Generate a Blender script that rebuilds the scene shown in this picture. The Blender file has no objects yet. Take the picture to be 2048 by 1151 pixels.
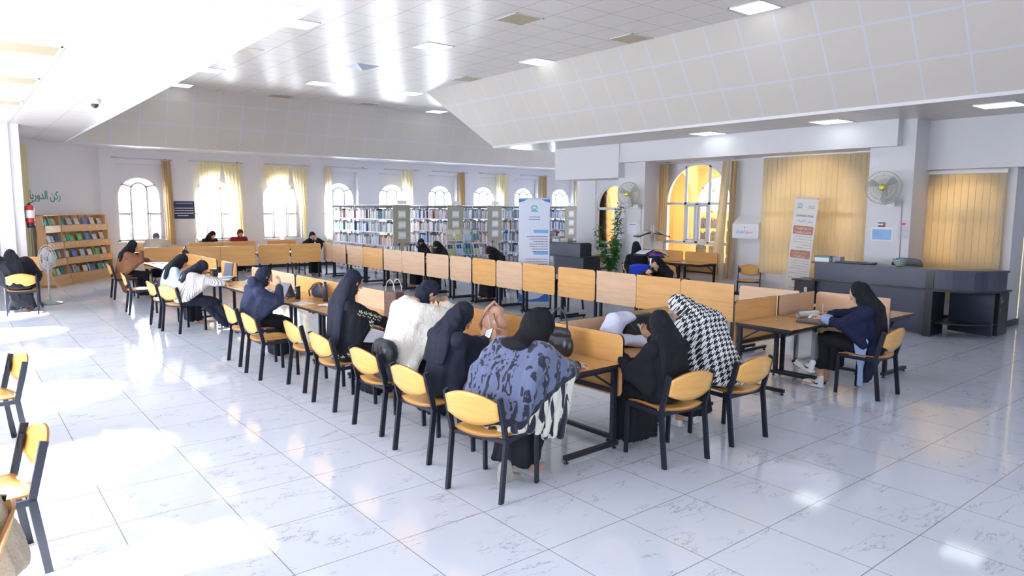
import bpy, bmesh, math, random
from mathutils import Vector, Matrix, noise
random.seed(7)
C = bpy.context.scene.collection
PI = math.pi
sc = bpy.context.scene

# ------------------------------------------------------------------ camera
CAM = Vector((0, 0, 2.0242))
yaw, pitch, roll = 0.6770, 0.1151, 0.0057
fw = Vector((math.sin(yaw)*math.cos(pitch), math.cos(yaw)*math.cos(pitch), -math.sin(pitch)))
ri = Vector((math.cos(yaw), -math.sin(yaw), 0))
up = ri.cross(fw)
r2 = ri*math.cos(roll) + up*math.sin(roll)
u2 = r2.cross(fw)
cd = bpy.data.cameras.new('camera'); cam = bpy.data.objects.new('camera', cd); C.objects.link(cam)
cd.sensor_width = 36; cd.lens = 1395.58/2048*36; cd.clip_end = 200; cd.clip_start = .05
M = Matrix((r2, u2, -fw)).transposed().to_4x4(); M.translation = CAM
cam.matrix_world = M
sc.camera = cam

# ------------------------------------------------------------------ world, sun, exposure
sc.view_settings.view_transform = 'Standard'
try: sc.view_settings.look = 'None'
except Exception: pass
sc.view_settings.exposure = 0.04
sc.view_settings.gamma = 1
sc.view_settings.use_curve_mapping = False
w = bpy.data.worlds.new('world'); sc.world = w; w.use_nodes = True
bg = w.node_tree.nodes['Background']; bg.inputs[0].default_value = (.80, .88, 1, 1); bg.inputs[1].default_value = 3.2
sl = bpy.data.lights.new('sun', 'SUN'); sl.energy = 72; sl.angle = .05; sl.color = (1, .97, .9)
so = bpy.data.objects.new('sun', sl); C.objects.link(so)
so.rotation_euler = Vector((.80, .10, -.62)).to_track_quat('-Z', 'Y').to_euler()

def area(name, loc, direction, sx, sy, energy, color=(.86, .92, 1)):
    l = bpy.data.lights.new(name, 'AREA'); l.shape = 'RECTANGLE'; l.size = sx; l.size_y = sy
    l.energy = energy; l.color = color
    o = bpy.data.objects.new(name, l); C.objects.link(o); o.location = loc
    o.rotation_euler = Vector(direction).to_track_quat('-Z', 'Y').to_euler()
    return o
XL = -2.4                     # left wall
YW = 22.9                     # far wall
YB = -5.0                     # wall behind the camera
XR = 14.2                     # right wall
ZS = 3.62                     # low ceiling
ZC = 5.2                      # raised ceiling
WX = [4.42 + 2.106*k for k in range(9)]                 # far windows
WL = [15.2 - 2.3*k for k in range(8)]                   # left windows
for x in WX: area('daylight_far_window', (x, YW+.75, 2.1), (0, -1, -.45), 1.2, 2.0, 520)
for y in WL: area('daylight_left_window', (XL-.8, y, 2.15), (1, 0, -.62), 1.4, 2.2, 310 if y > 9 else 190 if y > 2 else 45)
for x in (0, 3, 6): area('added_back_fill', (x, YB-.75, 2.0), (0, 1, .05), 1.3, 1.9, 190 - 20*x)  # added fill from behind the camera, set at made-up back windows
area('corridor_added_fill', (16.3, 8.4, 3.56), (0, 0, -1), .6, 8, 400, (1, .93, .80))  # added lamp without a fixture, brightens the corridor behind the arch windows
area('corridor_added_fill', (15.6, 13.6, 3.56), (0, 0, -1), .8, .8, 60, (1, .93, .80))  # second added fill, for the dark pocket beyond the corridor arch

# ------------------------------------------------------------------ node helpers
def new_mat(name):
    m = bpy.data.materials.new(name); m.use_nodes = True
    nt = m.node_tree; b = nt.nodes['Principled BSDF']
    return m, nt, b
def nd(nt, t, **kw):
    n = nt.nodes.new(t)
    for k, v in kw.items(): setattr(n, k, v)
    return n
def plain(name, col, rough=.5, metal=0, bump=0, bscale=40, spec=None, var=0, coat=0, sheen=0):
    m, nt, b = new_mat(name)
    b.inputs['Base Color'].default_value = (*col, 1); b.inputs['Roughness'].default_value = rough; b.inputs['Metallic'].default_value = metal
    if spec is not None: b.inputs['Specular IOR Level'].default_value = spec
    if coat: b.inputs['Coat Weight'].default_value = coat
    if sheen: b.inputs['Sheen Weight'].default_value = sheen
    if bump or var:
        tc = nd(nt, 'ShaderNodeTexCoord'); n = nd(nt, 'ShaderNodeTexNoise'); n.inputs['Scale'].default_value = bscale; n.inputs['Detail'].default_value = 5
        nt.links.new(tc.outputs['Object'], n.inputs['Vector'])
        if bump:
            bp = nd(nt, 'ShaderNodeBump'); bp.inputs['Strength'].default_value = bump; bp.inputs['Distance'].default_value = .01
            nt.links.new(n.outputs['Fac'], bp.inputs['Height']); nt.links.new(bp.outputs[0], b.inputs['Normal'])
        if var:
            mx = nd(nt, 'ShaderNodeMix', data_type='RGBA')
            mx.inputs[6].default_value = (*[c*(1-var) for c in col], 1); mx.inputs[7].default_value = (*[min(1, c*(1+var)) for c in col], 1)
            nt.links.new(n.outputs['Fac'], mx.inputs[0]); nt.links.new(mx.outputs[2], b.inputs['Base Color'])
    return m
def wood(name, c1, c2, rough=.35, axis='Y', scale=1.0):
    m, nt, b = new_mat(name)
    tc = nd(nt, 'ShaderNodeTexCoord'); mp = nd(nt, 'ShaderNodeMapping')
    s = {'Y': (26, 1.6, 26), 'X': (1.6, 26, 26), 'Z': (26, 26, 1.6)}[axis]
    mp.inputs['Scale'].default_value = [v*scale for v in s]
    n = nd(nt, 'ShaderNodeTexNoise'); n.inputs['Scale'].default_value = 1; n.inputs['Detail'].default_value = 6; n.inputs['Distortion'].default_value = .6
    r = nd(nt, 'ShaderNodeValToRGB'); r.color_ramp.elements[0].position = .3; r.color_ramp.elements[1].position = .72
    r.color_ramp.elements[0].color = (*c1, 1); r.color_ramp.elements[1].color = (*c2, 1)
    nt.links.new(tc.outputs['Object'], mp.inputs[0]); nt.links.new(mp.outputs[0], n.inputs['Vector'])
    nt.links.new(n.outputs['Fac'], r.inputs[0]); nt.links.new(r.outputs[0], b.inputs['Base Color'])
    b.inputs['Roughness'].default_value = rough
    return m
def math_(nt, op, a, b=None, clamp=False):
    n = nd(nt, 'ShaderNodeMath', operation=op); n.use_clamp = clamp
    for i, v in enumerate((a, b)):
        if v is None: continue
        if isinstance(v, (int, float)): n.inputs[i].default_value = v
        else: nt.links.new(v, n.inputs[i])
    return n.outputs[0]
def grid_mask(nt, vec, px, py, pw, ox=0, oy=0, ax=(0, 1)):
    """1 on joint lines of a grid of period px, py"""
    sp = nd(nt, 'ShaderNodeSeparateXYZ'); nt.links.new(vec, sp.inputs[0])
    outs = []
    for a, p, o in ((ax[0], px, ox), (ax[1], py, oy)):
        v = math_(nt, 'SUBTRACT', sp.outputs[a], o)
        v = math_(nt, 'DIVIDE', v, p); f = math_(nt, 'FRACT', v)
        f = math_(nt, 'SUBTRACT', f, .5); f = math_(nt, 'ABSOLUTE', f)
        outs.append(math_(nt, 'GREATER_THAN', f, .5 - pw/p/2))
    return math_(nt, 'MAXIMUM', outs[0], outs[1]), sp

# ------------------------------------------------------------------ materials
def floor_mat():
    m, nt, b = new_mat('marble_tile')
    tc = nd(nt, 'ShaderNodeTexCoord'); vec = tc.outputs['Object']
    g, sp = grid_mask(nt, vec, .65, .65, .0055, 2.0056, 4.8909)
    # per tile offset for the veins
    fx = math_(nt, 'FLOOR', math_(nt, 'DIVIDE', math_(nt, 'SUBTRACT', sp.outputs[0], 2.0056), .65))
    fy = math_(nt, 'FLOOR', math_(nt, 'DIVIDE', math_(nt, 'SUBTRACT', sp.outputs[1], 4.8909), .65))
    cmb = nd(nt, 'ShaderNodeCombineXYZ'); nt.links.new(fx, cmb.inputs[0]); nt.links.new(fy, cmb.inputs[1])
    wn = nd(nt, 'ShaderNodeTexWhiteNoise', noise_dimensions='3D'); nt.links.new(cmb.outputs[0], wn.inputs['Vector'])
    sc1 = nd(nt, 'ShaderNodeVectorMath', operation='SCALE'); nt.links.new(wn.outputs['Color'], sc1.inputs[0]); sc1.inputs['Scale'].default_value = 7
    ad = nd(nt, 'ShaderNodeVectorMath', operation='ADD'); nt.links.new(vec, ad.inputs[0]); nt.links.new(sc1.outputs[0], ad.inputs[1])
    mp = nd(nt, 'ShaderNodeMapping'); mp.inputs['Rotation'].default_value = (0, 0, .55); mp.inputs['Scale'].default_value = (1.0, 2.9, 1)
    nt.links.new(ad.outputs[0], mp.inputs[0])
    n = nd(nt, 'ShaderNodeTexNoise'); n.inputs['Scale'].default_value = 1.15; n.inputs['Detail'].default_value = 8; n.inputs['Roughness'].default_value = .62; n.inputs['Distortion'].default_value = .25
    nt.links.new(mp.outputs[0], n.inputs['Vector'])
    v = math_(nt, 'ABSOLUTE', math_(nt, 'SUBTRACT', n.outputs['Fac'], .5))
    v = math_(nt, 'SUBTRACT', 1, math_(nt, 'MULTIPLY', v, 120), True)
    n2 = nd(nt, 'ShaderNodeTexNoise'); n2.inputs['Scale'].default_value = 3.3; n2.inputs['Detail'].default_value = 2; nt.links.new(ad.outputs[0], n2.inputs['Vector'])
    k = math_(nt, 'MULTIPLY', math_(nt, 'SUBTRACT', n2.outputs['Fac'], .46), 9, True)
    v = math_(nt, 'MULTIPLY', v, math_(nt, 'MULTIPLY', k, .62))
    mx = nd(nt, 'ShaderNodeMix', data_type='RGBA'); mx.inputs[6].default_value = (.68, .73, .85, 1); mx.inputs[7].default_value = (.17, .19, .28, 1)
    nt.links.new(v, mx.inputs[0])
    mx2 = nd(nt, 'ShaderNodeMix', data_type='RGBA'); mx2.inputs[7].default_value = (.27, .22, .20, 1)
    nt.links.new(g, mx2.inputs[0]); nt.links.new(mx.outputs[2], mx2.inputs[6])
    nt.links.new(mx2.outputs[2], b.inputs['Base Color'])
    b.inputs['Roughness'].default_value = .07; b.inputs['Specular IOR Level'].default_value = .55
    return m
def ceil_mat(name, col, line, per, lw, rough=.6, ribs=0, ox=0, oy=0, ax=(0, 1), dark=False):
    m, nt, b = new_mat(name)
    tc = nd(nt, 'ShaderNodeTexCoord'); vec = tc.outputs['Object']
    g, sp = grid_mask(nt, vec, per, per, lw, ox, oy, ax)
    mx = nd(nt, 'ShaderNodeMix', data_type='RGBA'); mx.inputs[6].default_value = (*col, 1); mx.inputs[7].default_value = (*line, 1)
    nt.links.new(g, mx.inputs[0]); nt.links.new(mx.outputs[2], b.inputs['Base Color'])
    b.inputs['Roughness'].default_value = rough
    if ribs:
        sm = math_(nt, 'ADD', sp.outputs[0], sp.outputs[1])
        wv = math_(nt, 'SINE', math_(nt, 'MULTIPLY', sm, ribs))
        bp = nd(nt, 'ShaderNodeBump'); bp.inputs['Strength'].default_value = .35; bp.inputs['Distance'].default_value = .004
        nt.links.new(wv, bp.inputs['Height']); nt.links.new(bp.outputs[0], b.inputs['Normal'])
    return m
M_floor = floor_mat()
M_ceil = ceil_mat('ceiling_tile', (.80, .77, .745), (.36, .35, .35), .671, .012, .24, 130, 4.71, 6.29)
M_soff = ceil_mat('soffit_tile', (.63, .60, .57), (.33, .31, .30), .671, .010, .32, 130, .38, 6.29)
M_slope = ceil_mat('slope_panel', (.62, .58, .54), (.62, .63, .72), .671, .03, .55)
M_wall = plain('wall_paint', (.73, .72, .765), .6, bump=.08, bscale=60, var=.02)
M_white = plain('white_paint', (.80, .80, .84), .4)
M_frame = plain('window_frame_white', (.78, .79, .84), .35)
M_dark = plain('skirting_black', (.02, .022, .03), .3)
M_steel = plain('black_steel', (.014, .018, .032), .42, spec=.35)
M_pale = wood('pale_beech', (.66, .44, .28), (.75, .52, .35), .32)
M_orange = wood('orange_beech', (.70, .37, .12), (.80, .46, .18), .30)
M_top = wood('desk_top_beech', (.60, .31, .105), (.69, .38, .15), .22)
M_ply = wood('chair_ply', (.70, .37, .095), (.78, .44, .135), .18, 'Y')
M_plysh = M_ply
M_edge = plain('edge_band_black', (.025, .022, .025), .4)
M_emit = None
def emit(name, col, s):
    m, nt, b = new_mat(name); b.inputs['Base Color'].default_value = (*col, 1)
    b.inputs['Emission Color'].default_value = (*col, 1); b.inputs['Emission Strength'].default_value = s
    return m
M_lamp = emit('lamp_diffuser', (.90, 1, .95), 3)
M_brown = plain('unlit_diffuser', (.42, .36, .22), .35)
def glass_mat():
    m, nt, b = new_mat('window_glass')
    out = nt.nodes['Material Output']
    t = nd(nt, 'ShaderNodeBsdfTransparent'); g = nd(nt, 'ShaderNodeBsdfGlossy'); g.inputs['Roughness'].default_value = .02
    f = nd(nt, 'ShaderNodeFresnel'); f.inputs['IOR'].default_value = 1.45
    mx = nd(nt, 'ShaderNodeMixShader'); nt.links.new(f.outputs[0], mx.inputs[0]); nt.links.new(t.outputs[0], mx.inputs[1]); nt.links.new(g.outputs[0], mx.inputs[2])
    nt.links.new(mx.outputs[0], out.inputs['Surface'])
    return m
M_glass = glass_mat()
def cloth_sheer(name, col, trans=.5, alpha=0):
    m, nt, b = new_mat(name); out = nt.nodes['Material Output']
    b.inputs['Base Color'].default_value = (*col, 1); b.inputs['Roughness'].default_value = .8
    t = nd(nt, 'ShaderNodeBsdfTranslucent'); t.inputs[0].default_value = (*col, 1)
    mx = nd(nt, 'ShaderNodeMixShader'); mx.inputs[0].default_value = trans
    nt.links.new(b.outputs[0], mx.inputs[1]); nt.links.new(t.outputs[0], mx.inputs[2])
    nt.links.new(mx.outputs[0], out.inputs['Surface'])
    return m
M_curtain = cloth_sheer('cream_curtain', (.86, .78, .54), .5)
M_curtain2 = cloth_sheer('ochre_curtain', (.60, .44, .25), .3)
M_blind = cloth_sheer('vertical_blind', (.84, .75, .57), .6)
M_yellow = plain('yellow_wall', (.90, .62, .22), .7)
M_ochre = plain('ochre_wall', (.62, .42, .17), .7)

# ------------------------------------------------------------------ mesh helpers
def BM(): return bmesh.new()
def box(bm, x0, x1, y0, y1, z0, z1, bev=0, mi=0):
    r = bmesh.ops.create_cube(bm, size=1)
    vs = r['verts']
    for v in vs: v.co = Vector(((x0+x1)/2 + v.co.x*(x1-x0), (y0+y1)/2 + v.co.y*(y1-y0), (z0+z1)/2 + v.co.z*(z1-z0)))
    fs = set(f for v in vs for f in v.link_faces)
    for f in fs: f.material_index = mi
    if bev:
        es = list({e for v in vs for e in v.link_edges})
        bmesh.ops.bevel(bm, geom=es, offset=bev, segments=2, profile=.6, affect='EDGES')
def frame_of(d):
    d = Vector(d).normalized(); a = Vector((0, 0, 1)) if abs(d.z) < .9 else Vector((1, 0, 0))
    s = d.cross(a).normalized(); return s, d.cross(s).normalized()
def tube(bm, pts, r, n=8, caps=True, mi=0, sq=False):
    pts = [Vector(p) for p in pts]; rings = []
    for i, p in enumerate(pts):
        d = (pts[min(i+1, len(pts)-1)] - pts[max(i-1, 0)]); s, t = frame_of(d)
        rr = r[i] if isinstance(r, (list, tuple)) else r
        rings.append([bm.verts.new(p + (s*math.cos(2*PI*k/n+(PI/4 if sq else 0)) + t*math.sin(2*PI*k/n+(PI/4 if sq else 0)))*rr) for k in range(n)])
    for a, b in zip(rings, rings[1:]):
        for k in range(n):
            f = bm.faces.new((a[k], a[(k+1) % n], b[(k+1) % n], b[k])); f.material_index = mi; f.smooth = not sq
    if caps:
        for rg in (rings[0][::-1], rings[-1]):
            f = bm.faces.new(rg); f.material_index = mi
def bar(bm, a, b, wx, wy, upv=(0, 0, 1), mi=0):
    """rectangular bar from a to b; wx across, wy along upv"""
    a, b = Vector(a), Vector(b); d = (b-a).normalized(); u = Vector(upv)
    s = d.cross(u)
    if s.length < 1e-4: u = Vector((1, 0, 0)); s = d.cross(u)
    s.normalize(); t = s.cross(d).normalized()
    vs = []
    for p in (a, b):
        for i, j in ((-1, -1), (1, -1), (1, 1), (-1, 1)): vs.append(bm.verts.new(p + s*i*wx/2 + t*j*wy/2))
    for f in ((0, 1, 2, 3), (7, 6, 5, 4), (0, 4, 5, 1), (1, 5, 6, 2), (2, 6, 7, 3), (3, 7, 4, 0)):
        ff = bm.faces.new([vs[i] for i in f]); ff.material_index = mi
def prism(bm, poly, origin, ux, uy, depth, mi=0, mi_side=None):
    """extrude a 2D polygon (list of (u,v)) by the vector depth"""
    o, ux, uy, d = Vector(origin), Vector(ux), Vector(uy), Vector(depth)
    a = [bm.verts.new(o + ux*p[0] + uy*p[1]) for p in poly]; b = [bm.verts.new(v.co + d) for v in a]
    f = bm.faces.new(a[::-1]); f.material_index = mi; f = bm.faces.new(b); f.material_index = mi
    n = len(a)
    for i in range(n):
        f = bm.faces.new((a[i], a[(i+1) % n], b[(i+1) % n], b[i])); f.material_index = mi if mi_side is None else mi_side
def lathe(bm, prof, c=(0, 0, 0), n=20, mi=0):
    c = Vector(c); rings = []
    for r, z in prof: rings.append([bm.verts.new(c + Vector((r*math.cos(2*PI*k/n), r*math.sin(2*PI*k/n), z))) for k in range(n)])
    for a, b in zip(rings, rings[1:]):
        for k in range(n):
            f = bm.faces.new((a[k], a[(k+1) % n], b[(k+1) % n], b[k])); f.material_index = mi; f.smooth = True
    for rg in (rings[0][::-1], rings[-1]):
        if (rg[0].co - rg[1].co).length > 1e-5: f = bm.faces.new(rg); f.material_index = mi
def rrect(w, h, r, n=4, corners=(1, 1, 1, 1), x0=0, y0=0):
    pts = []
    for i, (cx, cy, a) in enumerate(((w-r, r, -90), (w-r, h-r, 0), (r, h-r, 90), (r, r, 180))):
        if corners[i]:
            for k in range(n+1):
                t = math.radians(a + 90*k/n); pts.append((x0+cx+r*math.cos(t), y0+cy+r*math.sin(t)))
        else: pts.append((x0 + (w if i < 2 else 0), y0 + (h if i in (1, 2) else 0)))
    return pts
def obj(name, bm, mats, parent=None, loc=None, smooth=False, fix=True):
    me = bpy.data.meshes.new(name)
    if fix: bmesh.ops.recalc_face_normals(bm, faces=bm.faces[:])
    bm.to_mesh(me); bm.free()
    for m in (mats if isinstance(mats, (list, tuple)) else [mats]): me.materials.append(m)
    if smooth:
        for p in me.polygons: p.use_smooth = True
    o = bpy.data.objects.new(name, me); C.objects.link(o)
    if parent: o.parent = parent
    if loc: o.location = loc
    return o
def struct(name, bm, mats, **k):
    o = obj(name, bm, mats, **k)
    if not k.get('parent'): o['kind'] = 'structure'
    return o
def tag(o, label, cat, group=None, kind=None):
    o['label'] = label; o['category'] = cat
    if group: o['group'] = group
    if kind: o['kind'] = kind
    return o
def thing(name, label, cat, loc=(0, 0, 0), rz=0, group=None):
    o = bpy.data.objects.new(name, None); C.objects.link(o); o.empty_display_size = .1
    o.location = loc; o.rotation_euler = (0, 0, rz)
    return tag(o, label, cat, group)
KIDS = {}
def copy_tree(o, parent=None):
    c = o.copy(); C.objects.link(c)
    if parent: c.parent = parent
    for ch in list(o.children): copy_tree(ch, c)
    return c
def dup(root, loc, rz, label, group=None, scale=None):
    c = copy_tree(root); c.location = loc; c.rotation_euler = (0, 0, rz); c['label'] = label
    if group: c['group'] = group
    if scale: c.scale = scale
    return c
#@@PART2
# ------------------------------------------------------------------ the room shell
def cbox(name, m, *b):
    bm = BM(); box(bm, *b); return struct(name, bm, m)
bm = BM(); box(bm, -2.8, 24.5, YB-.4, YW+.9, -.12, 0); struct('floor', bm, M_floor)
def quad_slab(bm, a, b, c, d, th):
    """slab whose visible side is the quad a b c d, thickened by the vector th"""
    a, b, c, d, th = map(Vector, (a, b, c, d, th))
    vs = [bm.verts.new(p) for p in (a, b, c, d, a+th, b+th, c+th, d+th)]
    for f in ((0, 1, 2, 3), (7, 6, 5, 4), (0, 4, 5, 1), (1, 5, 6, 2), (2, 6, 7, 3), (3, 7, 4, 0)): bm.faces.new([vs[i] for i in f])
XSL, XSR = 2.40, 11.58
YE = 15.23
YSF = 21.5
cbox('ceiling', M_ceil, 3.3, 10.58, YB-.3, 21.1, ZC, ZC+.08).name = 'ceiling'
cbox('ceiling', M_ceil, 10.58, 24.3, 17.05, 21.1, ZC, ZC+.08)
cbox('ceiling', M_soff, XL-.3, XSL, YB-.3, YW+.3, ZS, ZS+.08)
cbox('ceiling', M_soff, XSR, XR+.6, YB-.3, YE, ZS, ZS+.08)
cbox('ceiling', M_white, XSL, 24.3, YSF, YW+.3, ZS, ZS+.08)
# slopes: built in a local frame so that the panel grid follows the slope
def slope(name, p0, along, upv, L, W, cut=0):
    """p0 lower corner, along unit vector of the lower edge, upv unit vector up the slope"""
    al, uv = Vector(along).normalized(), Vector(upv).normalized(); nv = al.cross(uv).normalized()
    bm = BM()
    poly = [(0, 0), (L, 0), (L+cut, W), (0, W)]
    a = [bm.verts.new((x, y, 0)) for x, y in poly]; b = [bm.verts.new((x, y, .06)) for x, y in poly]
    bm.faces.new(a[::-1]); bm.faces.new(b)
    for i in range(4): bm.faces.new((a[i], a[(i+1) % 4], b[(i+1) % 4], b[i]))
    o = struct(name, bm, M_slope)
    m = Matrix((al, uv, nv)).transposed().to_4x4(); m.translation = Vector(p0); o.matrix_world = m
    return o
sl_w = math.hypot(1.0, ZC-ZS)
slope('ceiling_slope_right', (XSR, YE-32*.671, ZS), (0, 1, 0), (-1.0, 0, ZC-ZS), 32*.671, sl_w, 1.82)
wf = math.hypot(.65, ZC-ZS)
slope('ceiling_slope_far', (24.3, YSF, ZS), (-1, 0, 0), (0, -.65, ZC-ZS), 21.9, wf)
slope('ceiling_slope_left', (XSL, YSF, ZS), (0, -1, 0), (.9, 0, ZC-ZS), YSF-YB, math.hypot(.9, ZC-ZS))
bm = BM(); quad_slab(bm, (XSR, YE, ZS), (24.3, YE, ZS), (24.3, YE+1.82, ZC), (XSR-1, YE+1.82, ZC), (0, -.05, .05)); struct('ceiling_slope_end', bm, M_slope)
bm = BM(); box(bm, XSL-.02, XSL+.03, YB, YSF, ZS-.02, ZS+.05); struct('trim_1', bm, M_white)
bm = BM(); box(bm, XSR-.03, XSR+.02, YB, YE, ZS-.012, ZS+.04); struct('trim_2', bm, M_white)

def arc(cx, cz, r, a0, a1, n):
    return [(cx + r*math.cos(math.radians(a0+(a1-a0)*k/n)), cz + r*math.sin(math.radians(a0+(a1-a0)*k/n))) for k in range(n+1)]
def wall(name, origin, along, out, s0, s1, top, wins, thick=.30, mat=None, rec_d=.22):
    """wins: (centre, recess half width, z0, z1, glass half width, spring height); out points outdoors"""
    o, al, ou = Vector((*origin, 0)), Vector((*along, 0)).normalized(), Vector((*out, 0)).normalized()
    bm = BM(); Z = Vector((0, 0, 1))
    def rect(a, b, z0, z1, d0, d1):
        if b-a < 1e-4 or z1-z0 < 1e-4: return
        prism(bm, [(a, z0), (b, z0), (b, z1), (a, z1)], o + ou*d0, al, Z, ou*(d1-d0))
    cur = s0
    for (c, hw, z0, z1, gw, sp) in sorted(wins):
        rect(cur, c-hw, 0, top, 0, thick); rect(c-hw, c+hw, 0, z0, 0, thick); rect(c-hw, c+hw, z1, top, 0, thick)
        for sgn in (-1, 1):
            ar = arc(0, sp, gw, 90, 0, 14)
            poly = [(0, z1), (sgn*hw, z1), (sgn*hw, z0), (sgn*gw, z0)] + [(sgn*x, z) for x, z in ar[::-1]]
            prism(bm, [(c+x, z) for x, z in poly], o + ou*rec_d, al, Z, ou*(thick-rec_d))
        cur = c+hw
    rect(cur, s1, 0, top, 0, thick)
    return struct(name, bm, mat or M_wall)
nwin = [0]
def arch_window(origin, along, out, c, z0, gw, sp, depth, style='far'):
    nwin[0] += 1
    o, al, ou = Vector((*origin, 0)), Vector((*along, 0)).normalized(), Vector((*out, 0)).normalized(); Z = Vector((0, 0, 1))
    bm = BM(); base = o + al*c + ou*depth
    P = lambda x, z: base + al*x + Z*z
    t = .052
    def seg(pts, wd=t):
        for a, b in zip(pts, pts[1:]): bar(bm, P(*a), P(*b), wd, .05, ou)
    seg([(-gw+.015, z0), (-gw+.015, sp)] + arc(0, sp, gw-.015, 180, 0, 22)[1:-1] + [(gw-.015, sp), (gw-.015, z0)])
    seg([(-gw, z0+.02), (gw, z0+.02)], .05)
    if style == 'far':
        iw = gw*.37; it = sp + gw*.32
        seg([(-iw, z0), (-iw, it)] + arc(0, it, iw, 180, 0, 14)[1:-1] + [(iw, it), (iw, z0)])
        for s in (-1, 1):
            a = math.radians(38)
            seg([(s*iw*.86, it+iw*.5), (s*(gw-.01)*math.cos(a), sp+(gw-.01)*math.sin(a))])
            zt = z0 + (sp-z0)*.62
            seg([(s*iw, zt), (s*gw, zt)], .04)
            seg([(s*(iw+.05), z0+.05), (s*(iw+.05), zt-.03), (s*(gw-.05), zt-.03)], .03)
    elif style == 'big':
        zt, zl = 2.14, 1.18
        seg([(-gw, zt), (gw, zt)], .06); seg([(-gw, zl), (gw, zl)], .075)
        for x in (-gw*.36, gw*.36): seg([(x, zl if x else zl), (x, sp+math.sqrt(gw*gw-x*x))], .06)
        seg([(0, zl), (0, zt)], .09)
        for s in (-1, 1): seg([(s*.06, zl+.07), (s*.06, zt-.05), (s*(gw*.36-.05), zt-.05), (s*(gw*.36-.05), zl+.07), (s*.06, zl+.07)], .05)
        box(bm, *(lambda q: (q.x-.03, q.x+.01, q.y-.05, q.y+.05, q.z-.04, q.z+.04))(P(0, 1.62)))
    elif style == 'small':
        zt, zl = 2.0, 1.06
        seg([(-gw, zt), (gw, zt)], .07); seg([(-gw, zl), (gw, zl)], .07); seg([(-.06, zl), (-.06, zt)], .07)
        seg([(-gw+.06, zl+.05), (-gw+.06, zt-.05), (-.12, zt-.05), (-.12, zl+.05), (-gw+.06, zl+.05)], .05)
    root = struct('window_%d' % nwin[0], bm, M_frame)
    bm = BM(); poly = [(-gw+.01, z0)] + arc(0, sp, gw-.01, 180, 0, 22) + [(gw-.01, z0)]
    prism(bm, poly, base + ou*.0, al, Z, ou*.006)
    obj('window_pane', bm, M_glass, root)
    return root
RZ = 3.22
wf_list = [(x, .64, .97, RZ, .585, 2.27) for x in WX]
wall('wall_far', (0, YW), (1, 0), (0, 1), 3.4, 24.4, ZS, wf_list)
for x in WX: arch_window((0, YW), (1, 0), (0, 1), x, .97, .585, 2.27, .25)
bm = BM()
for x in WX: box(bm, x-.66, x+.66, YW-.06, YW+.22, .93, .97, .005)
struct('trim_3', bm, M_white)
# chamfered corner wall on the left
ca = (3.4, YW); cdir = (-.66852, -.7437); cout = (-.7437, .66852)
CHL = (3.4-XL)/.66852
wall('wall_corner', ca, cdir, cout, 0, CHL, ZS, [])
yc = YW - CHL*.7437
wall('wall_left', (XL, yc), (0, -1), (-1, 0), 0, yc-YB, ZS, [(yc-y, .80, .75, 3.2, .74, 2.35) for y in WL])
for y in WL: arch_window((XL, yc), (0, -1), (-1, 0), yc-y, .75, .74, 2.35, .25)
wall('wall_back', (XL, YB), (1, 0), (0, -1), -.3, 17, ZC, [(x-XL, .80, .9, 3.1, .74, 2.3) for x in (0, 3, 6)])
for x in (0, 3, 6): arch_window((XL, YB), (1, 0), (0, -1), x-XL, .9, .74, 2.3, .25)  # unseen back windows, added so that fill light enters from behind
# right wall with inner windows to the corridor
wr = [(13.29, .66, .88, 3.15, .63, 2.02), (10.55, .98, .70, 3.2, .965, 2.15), (7.52, 1.16, .66, 3.25, 1.12, 2.05), (4.72, .62, .9, 3.0, .6, 2.1)]
wall('wall_right', (XR, 0), (0, 1), (1, 0), 3.98, 14.55, ZS, wr, thick=.22, rec_d=.03)
arch_window((XR, 0), (0, 1), (1, 0), 13.29, .88, .63, 2.02, .08, 'small')
arch_window((XR, 0), (0, 1), (1, 0), 10.55, .70, .965, 2.15, .08, 'big')
arch_window((XR, 0), (0, 1), (1, 0), 7.52, .66, 1.12, 2.05, .08, 'big')
arch_window((XR, 0), (0, 1), (1, 0), 4.72, .9, .6, 2.1, .08, 'small')
# pillars and beams of the right wall
cbox('pillar_right', M_wall, 13.42, 14.2, 11.5, 12.38, 0, ZS)
cbox('pillar_right', M_wall, 13.42, 14.2, 5.32, 6.10, 0, ZS)
cbox('beam_right', M_wall, 13.20, 14.2, 12.18, 14.55, 2.78, ZS)
cbox('beam_right', M_wall, 13.22, 14.2, 5.55, 12.6, 3.15, ZS)
cbox('beam_right', M_wall, 13.98, 14.6, 2.0, 5.5, 2.745, ZS)
cbox('wall_reveal', M_wall, 14.24, 14.85, 3.985, 4.2, 0, ZS)
cbox('wall_entry', M_wall, 15.0, 15.2, YB, 4.0, 0, ZS)
bm = BM(); box(bm, 14.92, 15.0, 1.6, 3.95, 0, 2.3); r_ = struct('door_1', bm, plain('grey_door', (.42, .44, .50), .4))
bm = BM(); box(bm, 14.86, 14.92, 3.86, 3.98, 0, 2.4); box(bm, 14.86, 14.92, 1.5, 1.62, 0, 2.4); box(bm, 14.86, 14.92, 1.5, 3.98, 2.3, 2.4); obj('door_frame', bm, M_frame, r_)
cbox('baseboard_right', M_dark, 14.17, 14.2, 3.98, 14.5, 0, .1)
cbox('baseboard_reveal', M_dark, 14.17, 14.86, 3.955, 3.98, 0, .1)
cbox('baseboard_far', M_dark, 3.42, 24, YW-.02, YW, 0, .1)
bm = BM(); prism(bm, [(.02, 0), (.32, 0), (.32, .1), (.02, .1)], Vector((*ca, 0)) - Vector((*cout, 0))*.02, Vector((*cdir, 0)), (0, 0, 1), Vector((*cout, 0))*.019); struct('baseboard_corner', bm, M_dark)
cbox('wall_end', M_wall, 24.3, 24.5, 14, YW+.3, 0, ZC)
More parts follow.
